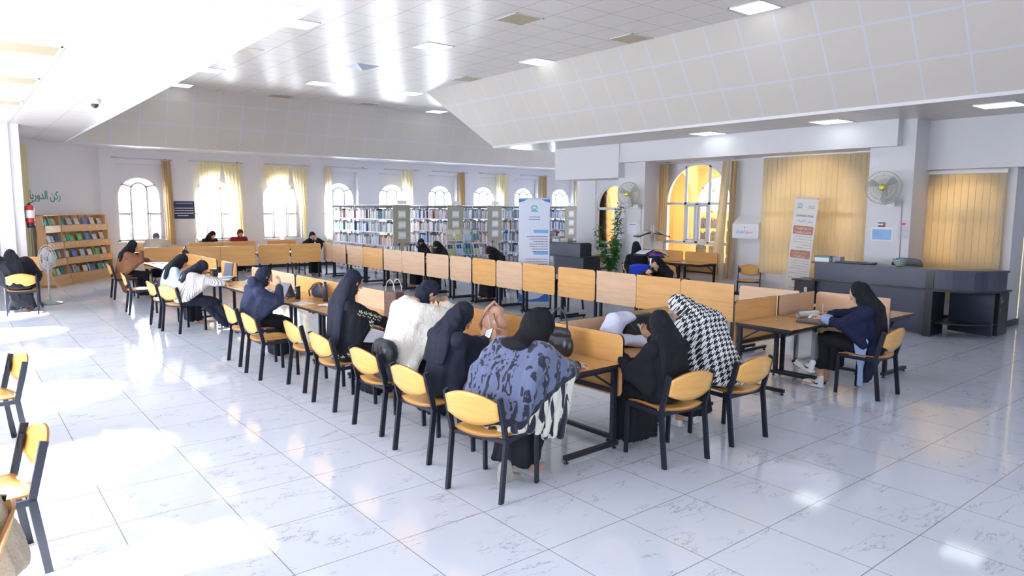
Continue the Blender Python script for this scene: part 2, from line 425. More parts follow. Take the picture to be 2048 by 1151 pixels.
cbox('wall_stack_room', M_wall, 14.26, 24.4, 14.56, 14.75, 0, ZC)
# corridor behind the right wall
cbox('wall_corridor_side', M_yellow, 14.45, 18.0, 14.2, 14.35, 0, 3.6)
wall('wall_corridor', (18.0, 0), (0, 1), (1, 0), 2, 14.4, 3.6, [(12.55, .95, 1.9, 3.2, .9, 2.1), (8.5, .8, .9, 3.1, .75, 2.2)], mat=M_yellow, thick=.25, rec_d=.1)
arch_window((18.0, 0), (0, 1), (1, 0), 12.55, 1.9, .9, 2.1, .18)
cbox('ceiling_corridor', M_white, 14.42, 18.2, 3, 14.4, 3.6, 3.66)
bm = BM(); prism(bm, [(-1.4, 3.6), (-1.4, 0), (-1.15, 0), (-1.15, 2.1)] + arc(0, 2.1, 1.15, 180, 0, 16)[1:] + [(1.15, 0), (1.4, 0), (1.4, 3.6)], (15.85, 12.75, 0), (1, 0, 0), (0, 0, 1), (0, .22, 0)); struct('corridor_arch', bm, M_ochre)
# square pillar on the left
cbox('pillar_left', M_wall, .78, 1.20, 17.3, 17.7, 0, ZS)
bm = BM(); bar(bm, (1.0, 17.28, 0), (1.0, 17.28, ZS), .05, .03, (0, 1, 0)); struct('trim_4', bm, M_white)

# ------------------------------------------------------------------ curtains and rods
def curtain(name, rows, yf, m, label, cat='curtain', group=None, waves=7, amp=.035, axis='x', base=0, thick=0, seed=0):
    """rows: (z, left, right); hangs in the plane y = yf (or x = yf for axis 'y')"""
    bm = BM(); n = waves*10; grid = []
    rs = []
    for (a, b) in zip(rows, rows[1:]):
        for k in range(8): t = k/8; rs.append([a[i]*(1-t)+b[i]*t for i in range(3)])
    rs.append(list(rows[-1])); ph = random.random()*6
    for z, l, r in rs:
        row = []
        for i in range(n+1):
            u = i/n; s = l + (r-l)*u
            am = min(amp, abs(r-l)/waves*.45)
            d = am*math.sin(u*waves*2*PI + ph + .5*math.sin(z*1.7+u*9)) + .01*math.sin(u*31+z*2)
            row.append(bm.verts.new((s, yf+d, z) if axis == 'x' else (yf+d, s, z)))
        grid.append(row)
    for a, b in zip(grid, grid[1:]):
        for i in range(n): bm.faces.new((a[i], a[i+1], b[i+1], b[i]))
    o = obj(name, bm, m, smooth=True)
    return tag(o, label, cat, group)
def rod(x0, x1, y, z, label, axis='x', slope_=0):
    t = thing('curtain_rod', label, 'curtain rod', (0, 0, 0), 0, 'curtain rods over the windows')
    bm = BM()
    P = (lambda s, d, zz: (s, d, zz)) if axis == 'x' else (lambda s, d, zz: (d, s, zz))
    tube(bm, [P(x0, y, z+.01), P(x1, y, z-.01)], .017, 8); obj('pole', bm, plain('rod_grey', (.55, .56, .62), .4), t)
    sgn = 1 if True else -1
    for f in (.08, .9):
        bm = BM(); s = x0 + (x1-x0)*f; bar(bm, P(s, y, z), P(s, y+.16, z+.02), .02, .03); obj('bracket', bm, M_steel, t)
    return t
YR = YW-.14
wn_names = ['window by the pamphlet shelves', 'second window from the corner, by the blue notice', 'third window from the corner', 'window above the first book stack',
            'window behind the first stack sign', 'window over the second stack', 'window over the third stack', 'window behind the roll-up banner', 'last window before the white beam']
rods = [(3.69, 5.28), (5.75, 7.36), (8.02, 9.58), (10.1, 11.7), (12.35, 13.86), (14.4, 16.0), (16.6, 18.05), (18.7, 20.35), (20.8, 22.4)]
for (a, b), nme in zip(rods, wn_names): rod(a, b, YR, 3.36, 'thin grey curtain rod over the ' + nme)
G = 'curtains on the far wall'
curtain('curtain', [(3.34, 4.99, 5.24), (.85, 5.02, 5.3)], YR-.02, M_curtain2, 'ochre curtain bunched right of the first arched window', group=G, waves=4, amp=.04)
curtain('sheer_curtain', [(3.34, 6.02, 6.72), (2.2, 6.03, 6.5), (1.6, 6.0, 6.32), (1.2, 5.9, 6.1), (.95, 5.84, 6.0)], YR-.02, M_curtain, 'sheer cream curtain swept to the left across the second window', group=G, waves=7)
curtain('sheer_curtain', [(3.34, 6.72, 7.26), (2.2, 6.84, 7.28), (.75, 6.93, 7.34)], YR-.04, M_curtain, 'sheer cream curtain hanging straight right of the second window', group=G, waves=5)
curtain('sheer_curtain', [(3.30, 7.95, 8.86), (2.5, 8.12, 8.76), (1.9, 8.34, 8.66), (1.55, 8.48, 8.58), (.75, 8.48, 8.60)], YR-.02, M_curtain, 'wide cream curtain gathered to a point before the third window', group=G, waves=8)
curtain('sheer_curtain', [(3.30, 8.88, 9.44), (2.5, 9.02, 9.42), (1.6, 9.24, 9.40), (.95, 9.25, 9.36)], YR-.04, M_curtain, 'narrow cream curtain gathered right of the third window', group=G, waves=5)
for a, b, m, l in ((10.08, 10.30, M_blind, 'beige curtain strip left of the window over the first book stack'), (13.08, 13.52, M_curtain, 'beige curtain bunched beside the fifth window'),
                   (15.58, 15.86, M_curtain2, 'brown curtain bunched beside the sixth window'), (17.44, 18.02, M_curtain, 'broad yellow curtain right of the seventh window'),
                   (19.84, 20.16, M_curtain2, 'narrow ochre curtain behind the roll-up banner'), (21.9, 22.25, M_curtain, 'ochre curtain right of the last far window')):
    curtain('curtain', [(3.34, a, b), (.8, a+.02, b+.03)], YR-.02, m, l, group=G, waves=3)
for x in (10.42, 10.56):
    bm = BM(); bar(bm, (x-.05, YR, 2.6), (x+.0, YR, 2.6), .001, 1.5); bm.free()
# curtain on the corner wall
cv = Vector((*ca, 0)) + Vector((*cdir, 0))*2.95 - Vector((*cout, 0))*.08
o = curtain('curtain', [(3.45, -.1, .16), (2.0, -.1, .10), (.6, -.1, .12)], 0, M_curtain, 'beige curtain beside the square pillar above the extinguisher', group=G, waves=3)
o.location = cv; o.rotation_euler = (0, 0, math.atan2(cdir[1], cdir[0]))
# right side: curtains of the big arch and vertical blinds
XB = 13.98
rod(9.35, 11.45, XB-.05, 3.13, 'white curtain rail over the big inner arch window', 'y')
curtain('curtain', [(3.1, 11.2, 11.46), (1.2, 11.22, 11.5)], XB-.05, M_curtain2, 'ochre curtain tied left of the big inner arch window', group='curtains of the big inner arch', waves=4, axis='y')
curtain('curtain', [(3.1, 9.42, 9.62), (1.4, 9.5, 9.75), (.35, 9.5, 9.85)], XB-.05, M_blind, 'long beige curtain hanging right of the big inner arch', group='curtains of the big inner arch', waves=4, axis='y')
curtain('curtain', [(3.1, 9.30, 9.44), (.4, 9.34, 9.48)], XB, M_curtain2, 'brown curtain edge behind the beige curtain near the suggestion box', group='curtains of the big inner arch', waves=2, axis='y')
def blinds(y0, y1, z0, z1, n, label, x=XB):
    t = thing('vertical_blind', label, 'window blind', (0, 0, 0), 0, 'vertical blinds on the right wall')
    bm = BM(); box(bm, x-.04, x+.02, y0-.02, y1+.02, z1, z1+.06, .005); obj('head_rail', bm, M_white, t)
    wd = (y1-y0)/n
    for i in range(n):
        bm = BM(); y = y0 + wd*(i+.5); a = .12
        bar(bm, (x-.02, y, z0), (x-.02, y, z1), .004, wd*1.04, (a, 1, 0)); obj('slat', bm, M_blind, t)
    bm = BM(); tube(bm, [(x-.04, y0+.03, z1), (x-.04, y0+.04, 1.4)], .004, 5); obj('pull_cord', bm, M_white, t)
blinds(6.18, 8.62, .62, 3.12, 22, 'wide closed beige vertical blind behind the tall roll-up banner')
blinds(4.10, 5.32, .4, 2.66, 11, 'narrower closed beige vertical blind behind the curved counter', 14.10)

# ------------------------------------------------------------------ ceiling lights
def panel(x, y, z, lit, label, s=.30, cat='ceiling light', grp='lit ceiling panels'):
    t = thing('ceiling_light', label, cat, (x, y, z), 0, grp)
    bm = BM()
    for a, b, c, d in ((-s, s, -s, -s+.02), (-s, s, s-.02, s), (-s, -s+.02, -s, s), (s-.02, s, -s, s)): box(bm, a, b, c, d, -.012, .0)
    obj('frame', bm, M_white, t)
    bm = BM(); box(bm, -s+.02, s-.02, -s+.02, s-.02, -.008, -.001); obj('diffuser', bm, M_lamp if lit else M_brown, t)
    return t
K = 1.0325
LIT = [(4.84, 11.87, 'lit square ceiling light at the left edge of the raised ceiling, nearest'), (4.84, 17.15, 'lit square ceiling light partly hidden by the low white ceiling, second last'), (4.87, 19.76, 'greenish lit ceiling light by the far left slope'),
       (7.52, 17.15, 'lit ceiling light in the middle column, above the third window'), (7.52, 11.84, 'large lit ceiling light in the middle column, nearest to the middle of the ceiling'), (10.06, 17.0, 'lit ceiling light just left of the tip of the big slope'),
       (12.6, 19.65, 'small farthest lit ceiling light beyond the tip of the slope'), (9.98, 11.6, 'lit ceiling light against the top edge of the big right slope'), (9.9, 6.38, 'lit ceiling light at the top of the picture above the big slope')]
for x, y, l in LIT: panel(x*K, y*K, ZC, True, l)
UNL = [(7.54, 9.23, 'unlit brown ceiling panel alone in the near raised ceiling'), (9.95, 8.95, 'unlit brownish panel touching the top of the big right slope, nearest'), (10.03, 14.22, 'unlit panel near the tip of the slope'),
       (10.1, 19.6, 'unlit panel far back near the far slope, right of the two'), (7.5, 19.84, 'unlit panel far back near the far slope, left of the two'), (4.83, 14.57, 'unlit panel at the left edge of the raised ceiling')]
for x, y, l in UNL: panel(x*K, y*K, ZC, False, l, cat='unlit ceiling panel', grp='unlit ceiling panels')
for x, y, l in ((12.42, 8.98, 'lit light in the low right ceiling above the big arch window'), (12.35, 6.33, 'lit light in the low right ceiling above the wide blind'), (12.25, 3.73, 'lit light in the low right ceiling at the right picture edge')):
    panel(x*K, y*K, ZS, True, l)
for x, y, l in ((.70, 8.6, 'large unlit beige panel in the low white ceiling, nearest'), (.70, 10.85, 'unlit beige panel in the low white ceiling, middle one'), (.70, 13.3, 'unlit beige panel in the low white ceiling, farthest')):
    panel(x*K, y*K, ZS, False, l, cat='unlit ceiling panel', grp='unlit panels of the low ceiling')
# air diffuser and dome camera
t = thing('air_diffuser', 'bluish pyramid air diffuser in the raised ceiling', 'air vent', (7.37*K, 14.5*K, ZC))
bm = BM(); a = [bm.verts.new(p) for p in ((-.3, -.3, 0), (.3, -.3, 0), (.3, .3, 0), (-.3, .3, 0))]; tip = bm.verts.new((0, 0, -.09))
for i in range(4): bm.faces.new((a[i], a[(i+1) % 4], tip))
bm.faces.new(a[::-1]); obj('cone', bm, plain('diffuser_blue', (.52, .60, .72), .25), t)
t = thing('dome_camera', 'small white dome security camera under the low ceiling', 'security camera', (1.791*K, 12.08*K, ZS))
bm = BM(); lathe(bm, [(0, 0), (.085, 0), (.09, -.03), (.075, -.07), (0, -.07)]); obj('housing', bm, plain('cam_cream', (.8, .76, .66), .4), t)
bm = BM(); lathe(bm, [(.055, -.068), (.05, -.10), (.03, -.125), (0, -.135)]); obj('lens_dome', bm, plain('cam_dark', (.03, .03, .05), .1), t)
#@@PART3
# ------------------------------------------------------------------ desks with privacy boards
ZT = .735
def make_desk(board_mat, corners, label, group, top_mat=None):
    """local frame: board along y at x = 0 (y 0..w=.93), desk top towards -x"""
    W = .93
    t = thing('study_desk', label, 'desk', (0, 0, 0), 0, group)
    bm = BM(); prism(bm, [(-.70, .008), (-.012, .008), (-.012, W-.008), (-.70, W-.008)], (0, 0, ZT-.028), (1, 0, 0), (0, 1, 0), (0, 0, .028), 0, 1)
    obj('desk_top', bm, [top_mat or M_top, M_edge], t)
    bm = BM()
    prism(bm, rrect(W-.006, .53, .055, 5, corners), (0, .003, .445), (0, 1, 0), (0, 0, 1), (.02, 0, 0), 0, 1)
    obj('privacy_board', bm, [board_mat, M_edge], t)
    for y in (.05, W-.05):
        bm = BM(); bar(bm, (-.05, y, .05), (-.05, y, ZT-.03), .04, .045, (1, 0, 0)); bar(bm, (-.62, y, .048), (.0, y, .048), .045, .035)
        bar(bm, (-.66, y, ZT-.045), (-.03, y, ZT-.045), .03, .03)
        lg = obj('leg', bm, M_steel, t)
        for x in (-.60, -.03):
            bm = BM(); lathe(bm, [(.018, 0), (.018, .012), (.008, .014), (.008, .032)], (x, y, 0), 10); obj('levelling_foot', bm, M_steel, lg)
    bm = BM(); bar(bm, (-.05, .05, .50), (-.05, W-.05, .50), .03, .035); obj('frame_rail', bm, M_steel, t); bm = BM(); bar(bm, (-.60, .05, ZT-.045), (-.60, W-.05, ZT-.045), .025, .03); obj('frame_rail', bm, M_steel, t)
    for y in (.065, W-.065): bm = BM(); bar(bm, (-.06, y, .54), (-.30, y, ZT-.05), .02, .014); obj('brace', bm, M_steel, t)
    return t
DP = {}
def desk(kind, corners, x, y, rz, w, label, group, dz=0):
    key = (kind, corners)
    if key not in DP:
        DP[key] = o = make_desk(M_pale if kind == 'p' else M_orange, corners, label, group)
        o.location = (x, y, dz); o.rotation_euler = (0, 0, rz); o.scale = (1, w/.93, 1)
        return o
    return dup(DP[key], (x, y, dz), rz, label, group, (1, w/.93, 1))
def row(points, kinds, corners, flip, names, group):
    """points: list of (xa, ya, xb, yb) near end to far end"""
    for (xa, ya, xb, yb), k, c, nm in zip(points, kinds, corners, names):
        L = math.hypot(xb-xa, yb-ya); a = math.atan2(-(xb-xa), yb-ya)
        if not flip: desk(k, c, xa, ya, a, L, nm, group)
        else: desk(k, c, xb, yb, a+PI, L, nm, group)
N, R_, L_, B_ = (0, 0, 0, 0), (1, 1, 0, 0), (0, 0, 1, 1), (1, 1, 1, 1)
# corners order in board coordinates (y=w low, y=w high, y=0 high, y=0 low); near end is y=0 for row A
ya = [3.87, 4.76, 5.66, 6.57, 7.50, 8.46, 9.44, 10.42]
xa = lambda y: 4.30 - .27*min(1, max(0, (y-3.87)/9.0))
ptsA = [(xa(a), a, xa(b), b) for a, b in zip(ya, ya[1:])] + [(xa(a), a, xa(b), b) for a, b in ((10.47, 11.38), (11.38, 12.28), (13.03, 13.98), (14.27, 15.3), (15.3, 16.35), (16.35, 17.36))]
kA = 'ooopooopp' 'ooooo'
kA = ['o', 'o', 'p', 'p', 'p', 'o', 'o', 'p', 'p', 'o', 'o', 'o', 'o', 'o']
kA[1] = 'o'; kA[2] = 'o'; kA[3] = 'p'
cA = [L_, N, R_, B_, L_, N, R_, L_, R_, B_, L_, N, R_, B_]
pn = ['first', 'second', 'third', 'fourth', 'fifth', 'sixth', 'seventh', 'eighth', 'ninth', 'tenth', 'eleventh', 'twelfth', 'thirteenth', 'fourteenth', 'fifteenth']
whatA = ['bare right end by the zebra shawl', 'black handbag against its board', 'tan leather backpack on it', 'by the woman in the white fur coat', 'by the embroidered abaya', 'black bottle on it', 'grey shoulder bag and tablet on it', 'by the navy hoodie',
         'white book on it', 'standing dark folder on it', 'behind the striped blouse', 'behind the two hijabs', 'with orange board far down the row', 'at the far end with the black bag']
row(ptsA, kA, cA, False, ['%s front-row desk counted from the aisle, %s' % (a, b) for a, b in zip(pn, whatA)], 'desks of the front row')
yb_ = [(4.62, 5.50, 'p', L_), (5.58, 6.50, 'o', L_), (6.50, 7.36, 'o', N), (7.36, 8.24, 'p', R_), (8.27, 9.20, 'o', B_), (9.28, 10.20, 'o', B_), (10.21, 11.02, 'p', B_), (11.04, 11.84, 'o', B_), (11.88, 12.68, 'p', B_), (12.73, 13.65, 'p', B_),
       (13.73, 14.76, 'p', L_), (14.76, 15.67, 'p', R_), (15.72, 16.81, 'o', L_), (16.81, 17.73, 'p', R_), (17.83, 18.74, 'p', L_), (18.74, 19.31, 'p', R_)]
# the board of the back row is seen from behind: corner order mirrored, so swap
def mir(c): return (c[2], c[3], c[0], c[1])
row([(8.47, a, 8.47, b) for a, b, k, c in yb_], [k for a, b, k, c in yb_], [c for a, b, k, c in yb_], True,
    ['%s desk from the right in the long back row, %s board' % (n, 'pale' if q[2] == 'p' else 'orange') for n, q in zip(['nearest'] + pn[1:] + ['sixteenth'], yb_)], 'desks of the long back row')
# cross desks: at the end of the front row, and at the end of the back row
desk('p', N, 5.12, 4.68, PI/2, .80, 'cross desk behind the first front-row board, white coat bundle on it', 'cross desks')
desk('o', R_, 5.98, 4.74, PI/2, .85, 'cross desk before the houndstooth coat, black bag leaning on its board', 'cross desks')
desk('o', R_, 7.80, 4.55, PI/2, .88, 'cross desk left of the open folder, with a brown board and open frame', 'cross desks')
desk('p', N, 8.64, 4.52, PI/2, .84, 'cross desk in the corner with the open binder and paper roll', 'cross desks')
desk('p', L_, 8.66, 4.50, PI, .92, 'desk beyond the navy cardigan, only its top corner sticking out to the right', 'cross desks')
# far desks near the windows
FG = 'desks near the far windows'
desk('o', B_, 6.50, 19.14, -PI/2-.05, .86, 'far desk with brown board in the aisle, left of the pair before the third window', FG)
desk('o', B_, 7.38, 19.05, -PI/2-.05, .86, 'far desk with brown board, right of the pair before the third window', FG)
desk('o', L_, 4.55, 18.92, -PI/2-.04, .90, 'far desk with a wide brown board, left of the front pair by the second window', FG)
desk('o', R_, 5.43, 18.86, -PI/2-.04, .88, 'far desk with a wide brown board, right of the front pair by the second window', FG)
desk('o', L_, 5.26, 21.30, -PI/2, .95, 'far desk before the second window, left of the rear pair', FG)
desk('o', R_, 6.21, 21.28, -PI/2, .95, 'far desk before the second window, right of the rear pair', FG)
desk('o', L_, 3.72, 19.3, -PI/2-.04, .95, 'far desk with orange board before the first window, partly hidden by the black bag', FG)
desk('o', B_, 4.70, 21.9, PI/2, .9, 'far desk at the first window with the beige coat leaning on it', FG)
desk('o', B_, 8.55, 21.6, PI/2, .9, 'far desk before the third window where someone rests head in hands', FG)
desk('o', R_, 1.38, 17.1, PI/2, 1.0, 'desk on the far left with an orange board, before the square pillar', FG)
# desks under the big inner arch window
desk('o', B_, 13.85, 10.62, 0, .93, 'desk under the big inner arch window, left one behind the lectern stand', 'desks under the inner arch window', dz=.02)
desk('o', B_, 13.85, 9.62, 0, .93, 'desk under the big inner arch window, right one with a bare top', 'desks under the inner arch window', dz=.02)
# desks of the left side, outside or at the edge of the picture: only the two chairs show

# ------------------------------------------------------------------ chairs
def plate_curved(bm, outline, nx, nz, fn, th, mi=0, mi_e=1):
    """grid sheet with thickness: outline(u)->(lo,hi) in v; fn(u,v)->Vector; normal offset th"""
    g = []
    for i in range(nx+1):
        u = i/nx; lo, hi = outline(u); g.append([fn(u, lo+(hi-lo)*j/nz) for j in range(nz+1)])
    def nrm(i, j):
        a = g[min(i+1, nx)][j][0] - g[max(i-1, 0)][j][0]; b = g[i][min(j+1, nz)][0] - g[i][max(j-1, 0)][0]
        return a.cross(b).normalized()
    for i in range(nx+1):
        for j in range(nz+1): g[i][j] = (g[i][j],)
    A = [[None]*(nz+1) for _ in range(nx+1)]; Bv = [[None]*(nz+1) for _ in range(nx+1)]
    for i in range(nx+1):
        for j in range(nz+1):
            n = nrm(i, j); A[i][j] = bm.verts.new(g[i][j][0] + n*th/2); Bv[i][j] = bm.verts.new(g[i][j][0] - n*th/2)
    for i in range(nx):
        for j in range(nz):
            for q, s in ((A, 1), (Bv, -1)):
                f = bm.faces.new((q[i][j], q[i+1][j], q[i+1][j+1], q[i][j+1])[::s]); f.smooth = True; f.material_index = mi
    ring = [(i, 0) for i in range(nx)] + [(nx, j) for j in range(nz)] + [(i, nz) for i in range(nx, 0, -1)] + [(0, j) for j in range(nz, 0, -1)]
    for k in range(len(ring)):
        (i, j), (p, q) = ring[k], ring[(k+1) % len(ring)]
        f = bm.faces.new((A[i][j], Bv[i][j], Bv[p][q], A[p][q])); f.material_index = mi_e
M_plyedge = plain('ply_edge_dark', (.35, .13, .03), .5)
def make_chair(label, group, seat_m, back_m, frame_m, blue=False):
    """faces +x, origin on the floor under the seat centre"""
    t = thing('school_chair', label, 'chair', (0, 0, 0), 0, group)
    hw = .235
    for s in (-1, 1):
        bm = BM(); y = s*hw
        bar(bm, (-.255, y, 0), (-.20, y, .44), .022, .042, (1, 0, 0)); bar(bm, (-.20, y, .43), (-.275, y, .745), .022, .042, (1, 0, 0))
        lg = obj('rear_leg', bm, frame_m, t)
        bm = BM(); bar(bm, (.205, y, 0), (.195, y, .435), .022, .034, (1, 0, 0)); obj('front_leg', bm, frame_m, t)
        bm = BM(); bar(bm, (-.235, y*.93, .60), (-.25, y*.93, .69), .04, .006, (1, .0, 0)); bar(bm, (-.238, y-s*.03, .60), (-.256, y-s*.03, .69), .045, .008, (1, 0, 0)); obj('backrest_bracket', bm, frame_m, t)
    bm = BM()
    for s in (-1, 1): bar(bm, (-.20, s*hw, .425), (.205, s*hw, .425), .02, .034)
    bar(bm, (.19, -hw, .42), (.19, hw, .42), .02, .03); bar(bm, (-.19, -hw, .42), (-.19, hw, .42), .02, .03); obj('seat_frame', bm, frame_m, t)
    bm = BM()
    w_ = .218
    def so(u): e = abs(2*u-1); return (-.215 + .035*max(0, e-.0)**3*0, .215 - .03*e**4)
    def so2(u): e = abs(2*u-1); return (-.245 + .05*e*e, .225 - .02*e**4)
    plate_curved(bm, so2, 12, 8, lambda u, v: Vector((v, (2*u-1)*w_, .458 - .012*math.cos(PI*(u-.5)) + (.0 if v < .1 else -.9*(v-.1)**2) )), .012)
    obj('seat', bm, [seat_m, M_plyedge], t)
    bm = BM()
    def bo(u): e = abs(2*u-1); return (.555 + .028*e*e*1.0, .765 - .058*e**2.2)
    def bo2(u):
        e = abs(2*u-1); return (.53 + .055*e*e, .775 - .06*e*e)
    plate_curved(bm, bo2, 14, 6, lambda u, v: Vector((-.222 - .075/.315*(v-.43) - .0 - .03*math.cos(PI*(u-.5)), (2*u-1)*(hw-.012), v)), .012)
    obj('backrest', bm, [back_m, M_plyedge], t)
    return t
chair0 = None; used_first = [False]
def chair(x, y, rz, label, group='wooden school chairs'):
    global chair0
    if chair0 is None:
        chair0 = make_chair(label, group, M_ply, M_ply, M_steel)
        chair0.location = (x, y, 0); chair0.rotation_euler = (0, 0, rz); return chair0
    return dup(chair0, (x, y, 0), rz, label, group)
def chair_at(xl, yl, xr, yr, label, group='wooden school chairs'):
    """from the two rear feet (left, right as seen facing the sitter's way); the seat lies ahead"""
    mx, my = (xl+xr)/2, (yl+yr)/2; a = math.atan2(yl-yr, xl-xr) - PI/2
    return chair(mx+.25*math.cos(a), my+.25*math.sin(a), a, label, group)
FR = 'chairs of the front row'
chair_at(2.689, 4.067, 2.828, 3.621, 'chair of the zebra shawl woman, nearest in the front row', FR)
chair_at(2.790, 5.021, 2.83, 4.55, 'second chair of the front row, under the black abaya with phone', FR)
chair_at(2.830, 5.858, 2.865, 5.393, 'third chair of the front row, black backpack on its seat', FR)
chair_at(2.832, 6.814, 2.852, 6.325, 'fourth chair of the front row, embroidered hem hanging over its seat', FR)
chair_at(2.900, 7.674, 2.90, 7.20, 'fifth chair of the front row, empty and pushed close to the fourth', FR)
chair_at(2.701, 8.529, 2.711, 8.039, 'empty front-row chair just right of the navy hoodie', FR)
chair_at(2.752, 9.372, 2.75, 8.898, 'chair the navy hoodie sits on', FR)
chair_at(2.569, 12.219, 2.730, 11.762, 'chair of the striped blouse', FR)
chair_at(2.560, 13.012, 2.597, 12.521, 'chair behind the striped blouse, partly hidden', FR)
chair_at(2.52, 14.85, 2.49, 14.40, 'empty chair with its back to the left, between the hijabs and the brown jacket', FR)
chair_at(2.665, 17.36, 2.655, 16.93, 'farthest chair of the front row, under the brown jacket', FR)
chair_at(4.216, 3.345, 4.689, 3.282, 'chair of the black abaya with blue ribbon, in the middle of the aisle', 'chairs at the cross desks')
chair_at(5.085, 3.323, 5.555, 3.29, 'chair with a torn sticker on its backrest, beside the houndstooth coat', 'chairs at the cross desks')
chair_at(7.567, 3.20, 8.023, 3.193, 'chair of the navy cardigan, seen from its side', 'chairs at the cross desks')
chair_at(.702, 15.55, 1.19, 15.50, 'chair on the far left under a broad black cloak', 'chairs on the left side')
chair(.10, 7.06, PI+.15, 'sunlit chair at the left picture edge, the farther of two', 'chairs on the left side')
chair(.02, 4.66, PI+.12, 'sunlit chair at the left picture edge, the nearer, half in the picture', 'chairs on the left side')
chair(-.20, 3.52, PI-.1, 'chair under the beige jumper at the lower left corner of the picture', 'chairs on the left side')
# chairs on the back row side
chair(9.55, 15.45, PI, 'chair behind the back row under the niqab on the left', 'chairs behind the long back row')
chair(9.5, 14.62, PI, 'chair behind the back row beside the small water bottle', 'chairs behind the long back row')
chair(9.5, 12.15, PI, 'chair behind the back row under the bent black figure', 'chairs behind the long back row')
chair(9.6, 16.9, PI, 'empty chair behind the back row, left of the two niqabs', 'chairs behind the long back row')
chair(9.5, 10.1, PI+.1, 'empty chair behind the back row near the roll-up banner', 'chairs behind the long back row')
chair(9.55, 7.75, PI, 'chair behind the back row under the woman hiding her face', 'chairs behind the long back row')
chair(12.75, 9.95, .0, 'empty chair at the desks under the inner arch, directly left of the suggestion box', 'chairs along the right wall')
chair(12.6, 10.95, .15, 'chair behind the lectern stand, mostly hidden', 'chairs along the right wall')
chair(13.75, 8.72, PI+.55, 'empty chair against the wall under the suggestion box', 'chairs along the right wall')
chair(13.65, 13.0, -PI*.6, 'empty chair beside the climbing plant and grey desk', 'chairs along the right wall')
chair(4.35, 20.70, PI/2, 'chair at the first window under the beige coat', 'chairs near the far windows')
chair(6.05, 22.25, -PI/2, 'chair near the second window under the navy jacket', 'chairs near the far windows')
chair(6.85, 22.25, -PI/2, 'chair near the second window under the maroon jumper', 'chairs near the far windows')
chair(8.35, 20.1, -PI/2, 'chair near the third window under the figure with head in hands', 'chairs near the far windows')
#@@PART4
# ------------------------------------------------------------------ people
ICO = {}
def ell(bm, c, r, rot=None, sub=2):
    if isinstance(r, (int, float)): r = (r, r, r)
    if sub not in ICO:
        b = BM(); bmesh.ops.create_icosphere(b, subdivisions=sub, radius=1); ICO[sub] = ([v.co.copy() for v in b.verts], [[v.index for v in f.verts] for f in b.faces]); b.free()
    vs, fs = ICO[sub]; c = Vector(c); R = rot or Matrix.Identity(3)
    nv = [bm.verts.new(c + R @ Vector((v.x*r[0], v.y*r[1], v.z*r[2]))) for v in vs]
    for f in fs: bm.faces.new([nv[i] for i in f])
def chain(bm, pts, rs, step=.45, rot=None):
    """pts joints, rs radii (float or triple) at each joint; balls in between"""
    for i in range(len(pts)-1):
        a, b = Vector(pts[i]), Vector(pts[i+1]); ra, rb = [Vector((r, r, r)) if isinstance(r, (int, float)) else Vector(r) for r in (rs[i], rs[i+1])]
        n = max(2, int((b-a).length/(min(min(ra), min(rb))*step))+1); n = min(n, 16)
        for k in range(n+1):
            t = k/n; ell(bm, a.lerp(b, t), ra.lerp(rb, t), rot, 2)
def folds(me, amp, fh, fv, seed=0, zlo=None, zhi=None, fine=0):
    me.calc_loop_triangles() if False else None
    ns = [v.normal.copy() for v in me.vertices]
    for v, n in zip(me.vertices, ns):
        p = v.co
        q = Vector((p.x*fh+seed*3.1, p.y*fh+seed, p.z*fv))
        d = noise.noise(q)*1.0; d2 = noise.noise(q*2.1+Vector((5, 1, 2)))*.5
        d = (1-abs(d)*2.2) * .5 + d2*.5 - .25
        a = amp
        if zlo is not None: a *= max(.25, min(1, (zhi-p.z)/(zhi-zlo)))
        if fine: d += fine/amp*noise.noise(p*90)
        v.co = p + n*d*a
def blob(name, bm, mat, parent, vox, smooth=3, fold=None, mi_fn=None):
    me = bpy.data.meshes.new(name); bm.to_mesh(me); bm.free()
    o = bpy.data.objects.new(name, me); C.objects.link(o)
    r = o.modifiers.new('r', 'REMESH'); r.mode = 'VOXEL'; r.voxel_size = vox; r.use_smooth_shade = True
    s = o.modifiers.new('s', 'SMOOTH'); s.factor = .6; s.iterations = smooth
    dg = bpy.context.evaluated_depsgraph_get(); m2 = bpy.data.meshes.new_from_object(o.evaluated_get(dg))
    o.modifiers.clear(); o.data = m2; bpy.data.meshes.remove(me); m2.name = name
    if fold: folds(m2, *fold)
    m2.materials.clear()
    for m in (mat if isinstance(mat, (list, tuple)) else [mat]): m2.materials.append(m)
    if mi_fn:
        for p in m2.polygons: p.material_index = mi_fn(p.center, p.normal)
    for p in m2.polygons: p.use_smooth = True
    if parent: o.parent = parent
    return o
def ik(a, b, l1, l2, pole):
    a, b, pole = Vector(a), Vector(b), Vector(pole); d = b-a; L = min(d.length, (l1+l2)*.999); dn = d.normalized()
    if d.length > L: b = a + dn*L
    x = (l1*l1 - l2*l2 + L*L)/(2*L); h = math.sqrt(max(0, l1*l1-x*x))
    pp = (pole - dn*pole.dot(dn)).normalized()
    return a + dn*x + pp*h, b
M_skin = plain('skin', (.56, .33, .22), .5)
M_skin.node_tree.nodes['Principled BSDF'].inputs['Subsurface Weight'].default_value = .15
def cloth(name, col, rough=.85, bump=.25, bs=220, sheen=0): return plain(name, col, rough, bump=bump, bscale=bs, sheen=sheen, spec=.25)
M_black = cloth('black_cloth', (.012, .013, .020))
M_navyblk = cloth('blueblack_cloth', (.018, .022, .040))
M_navy = cloth('navy_cloth', (.013, .018, .055))
M_hood = cloth('navy_hoodie', (.035, .045, .095))
M_fur = cloth('white_fur', (.86, .82, .76), .95, .9, 60, .5)
M_brownj = cloth('brown_wool', (.25, .115, .06), .9, .6, 120)
M_beige = cloth('beige_wool', (.62, .56, .45), .9)
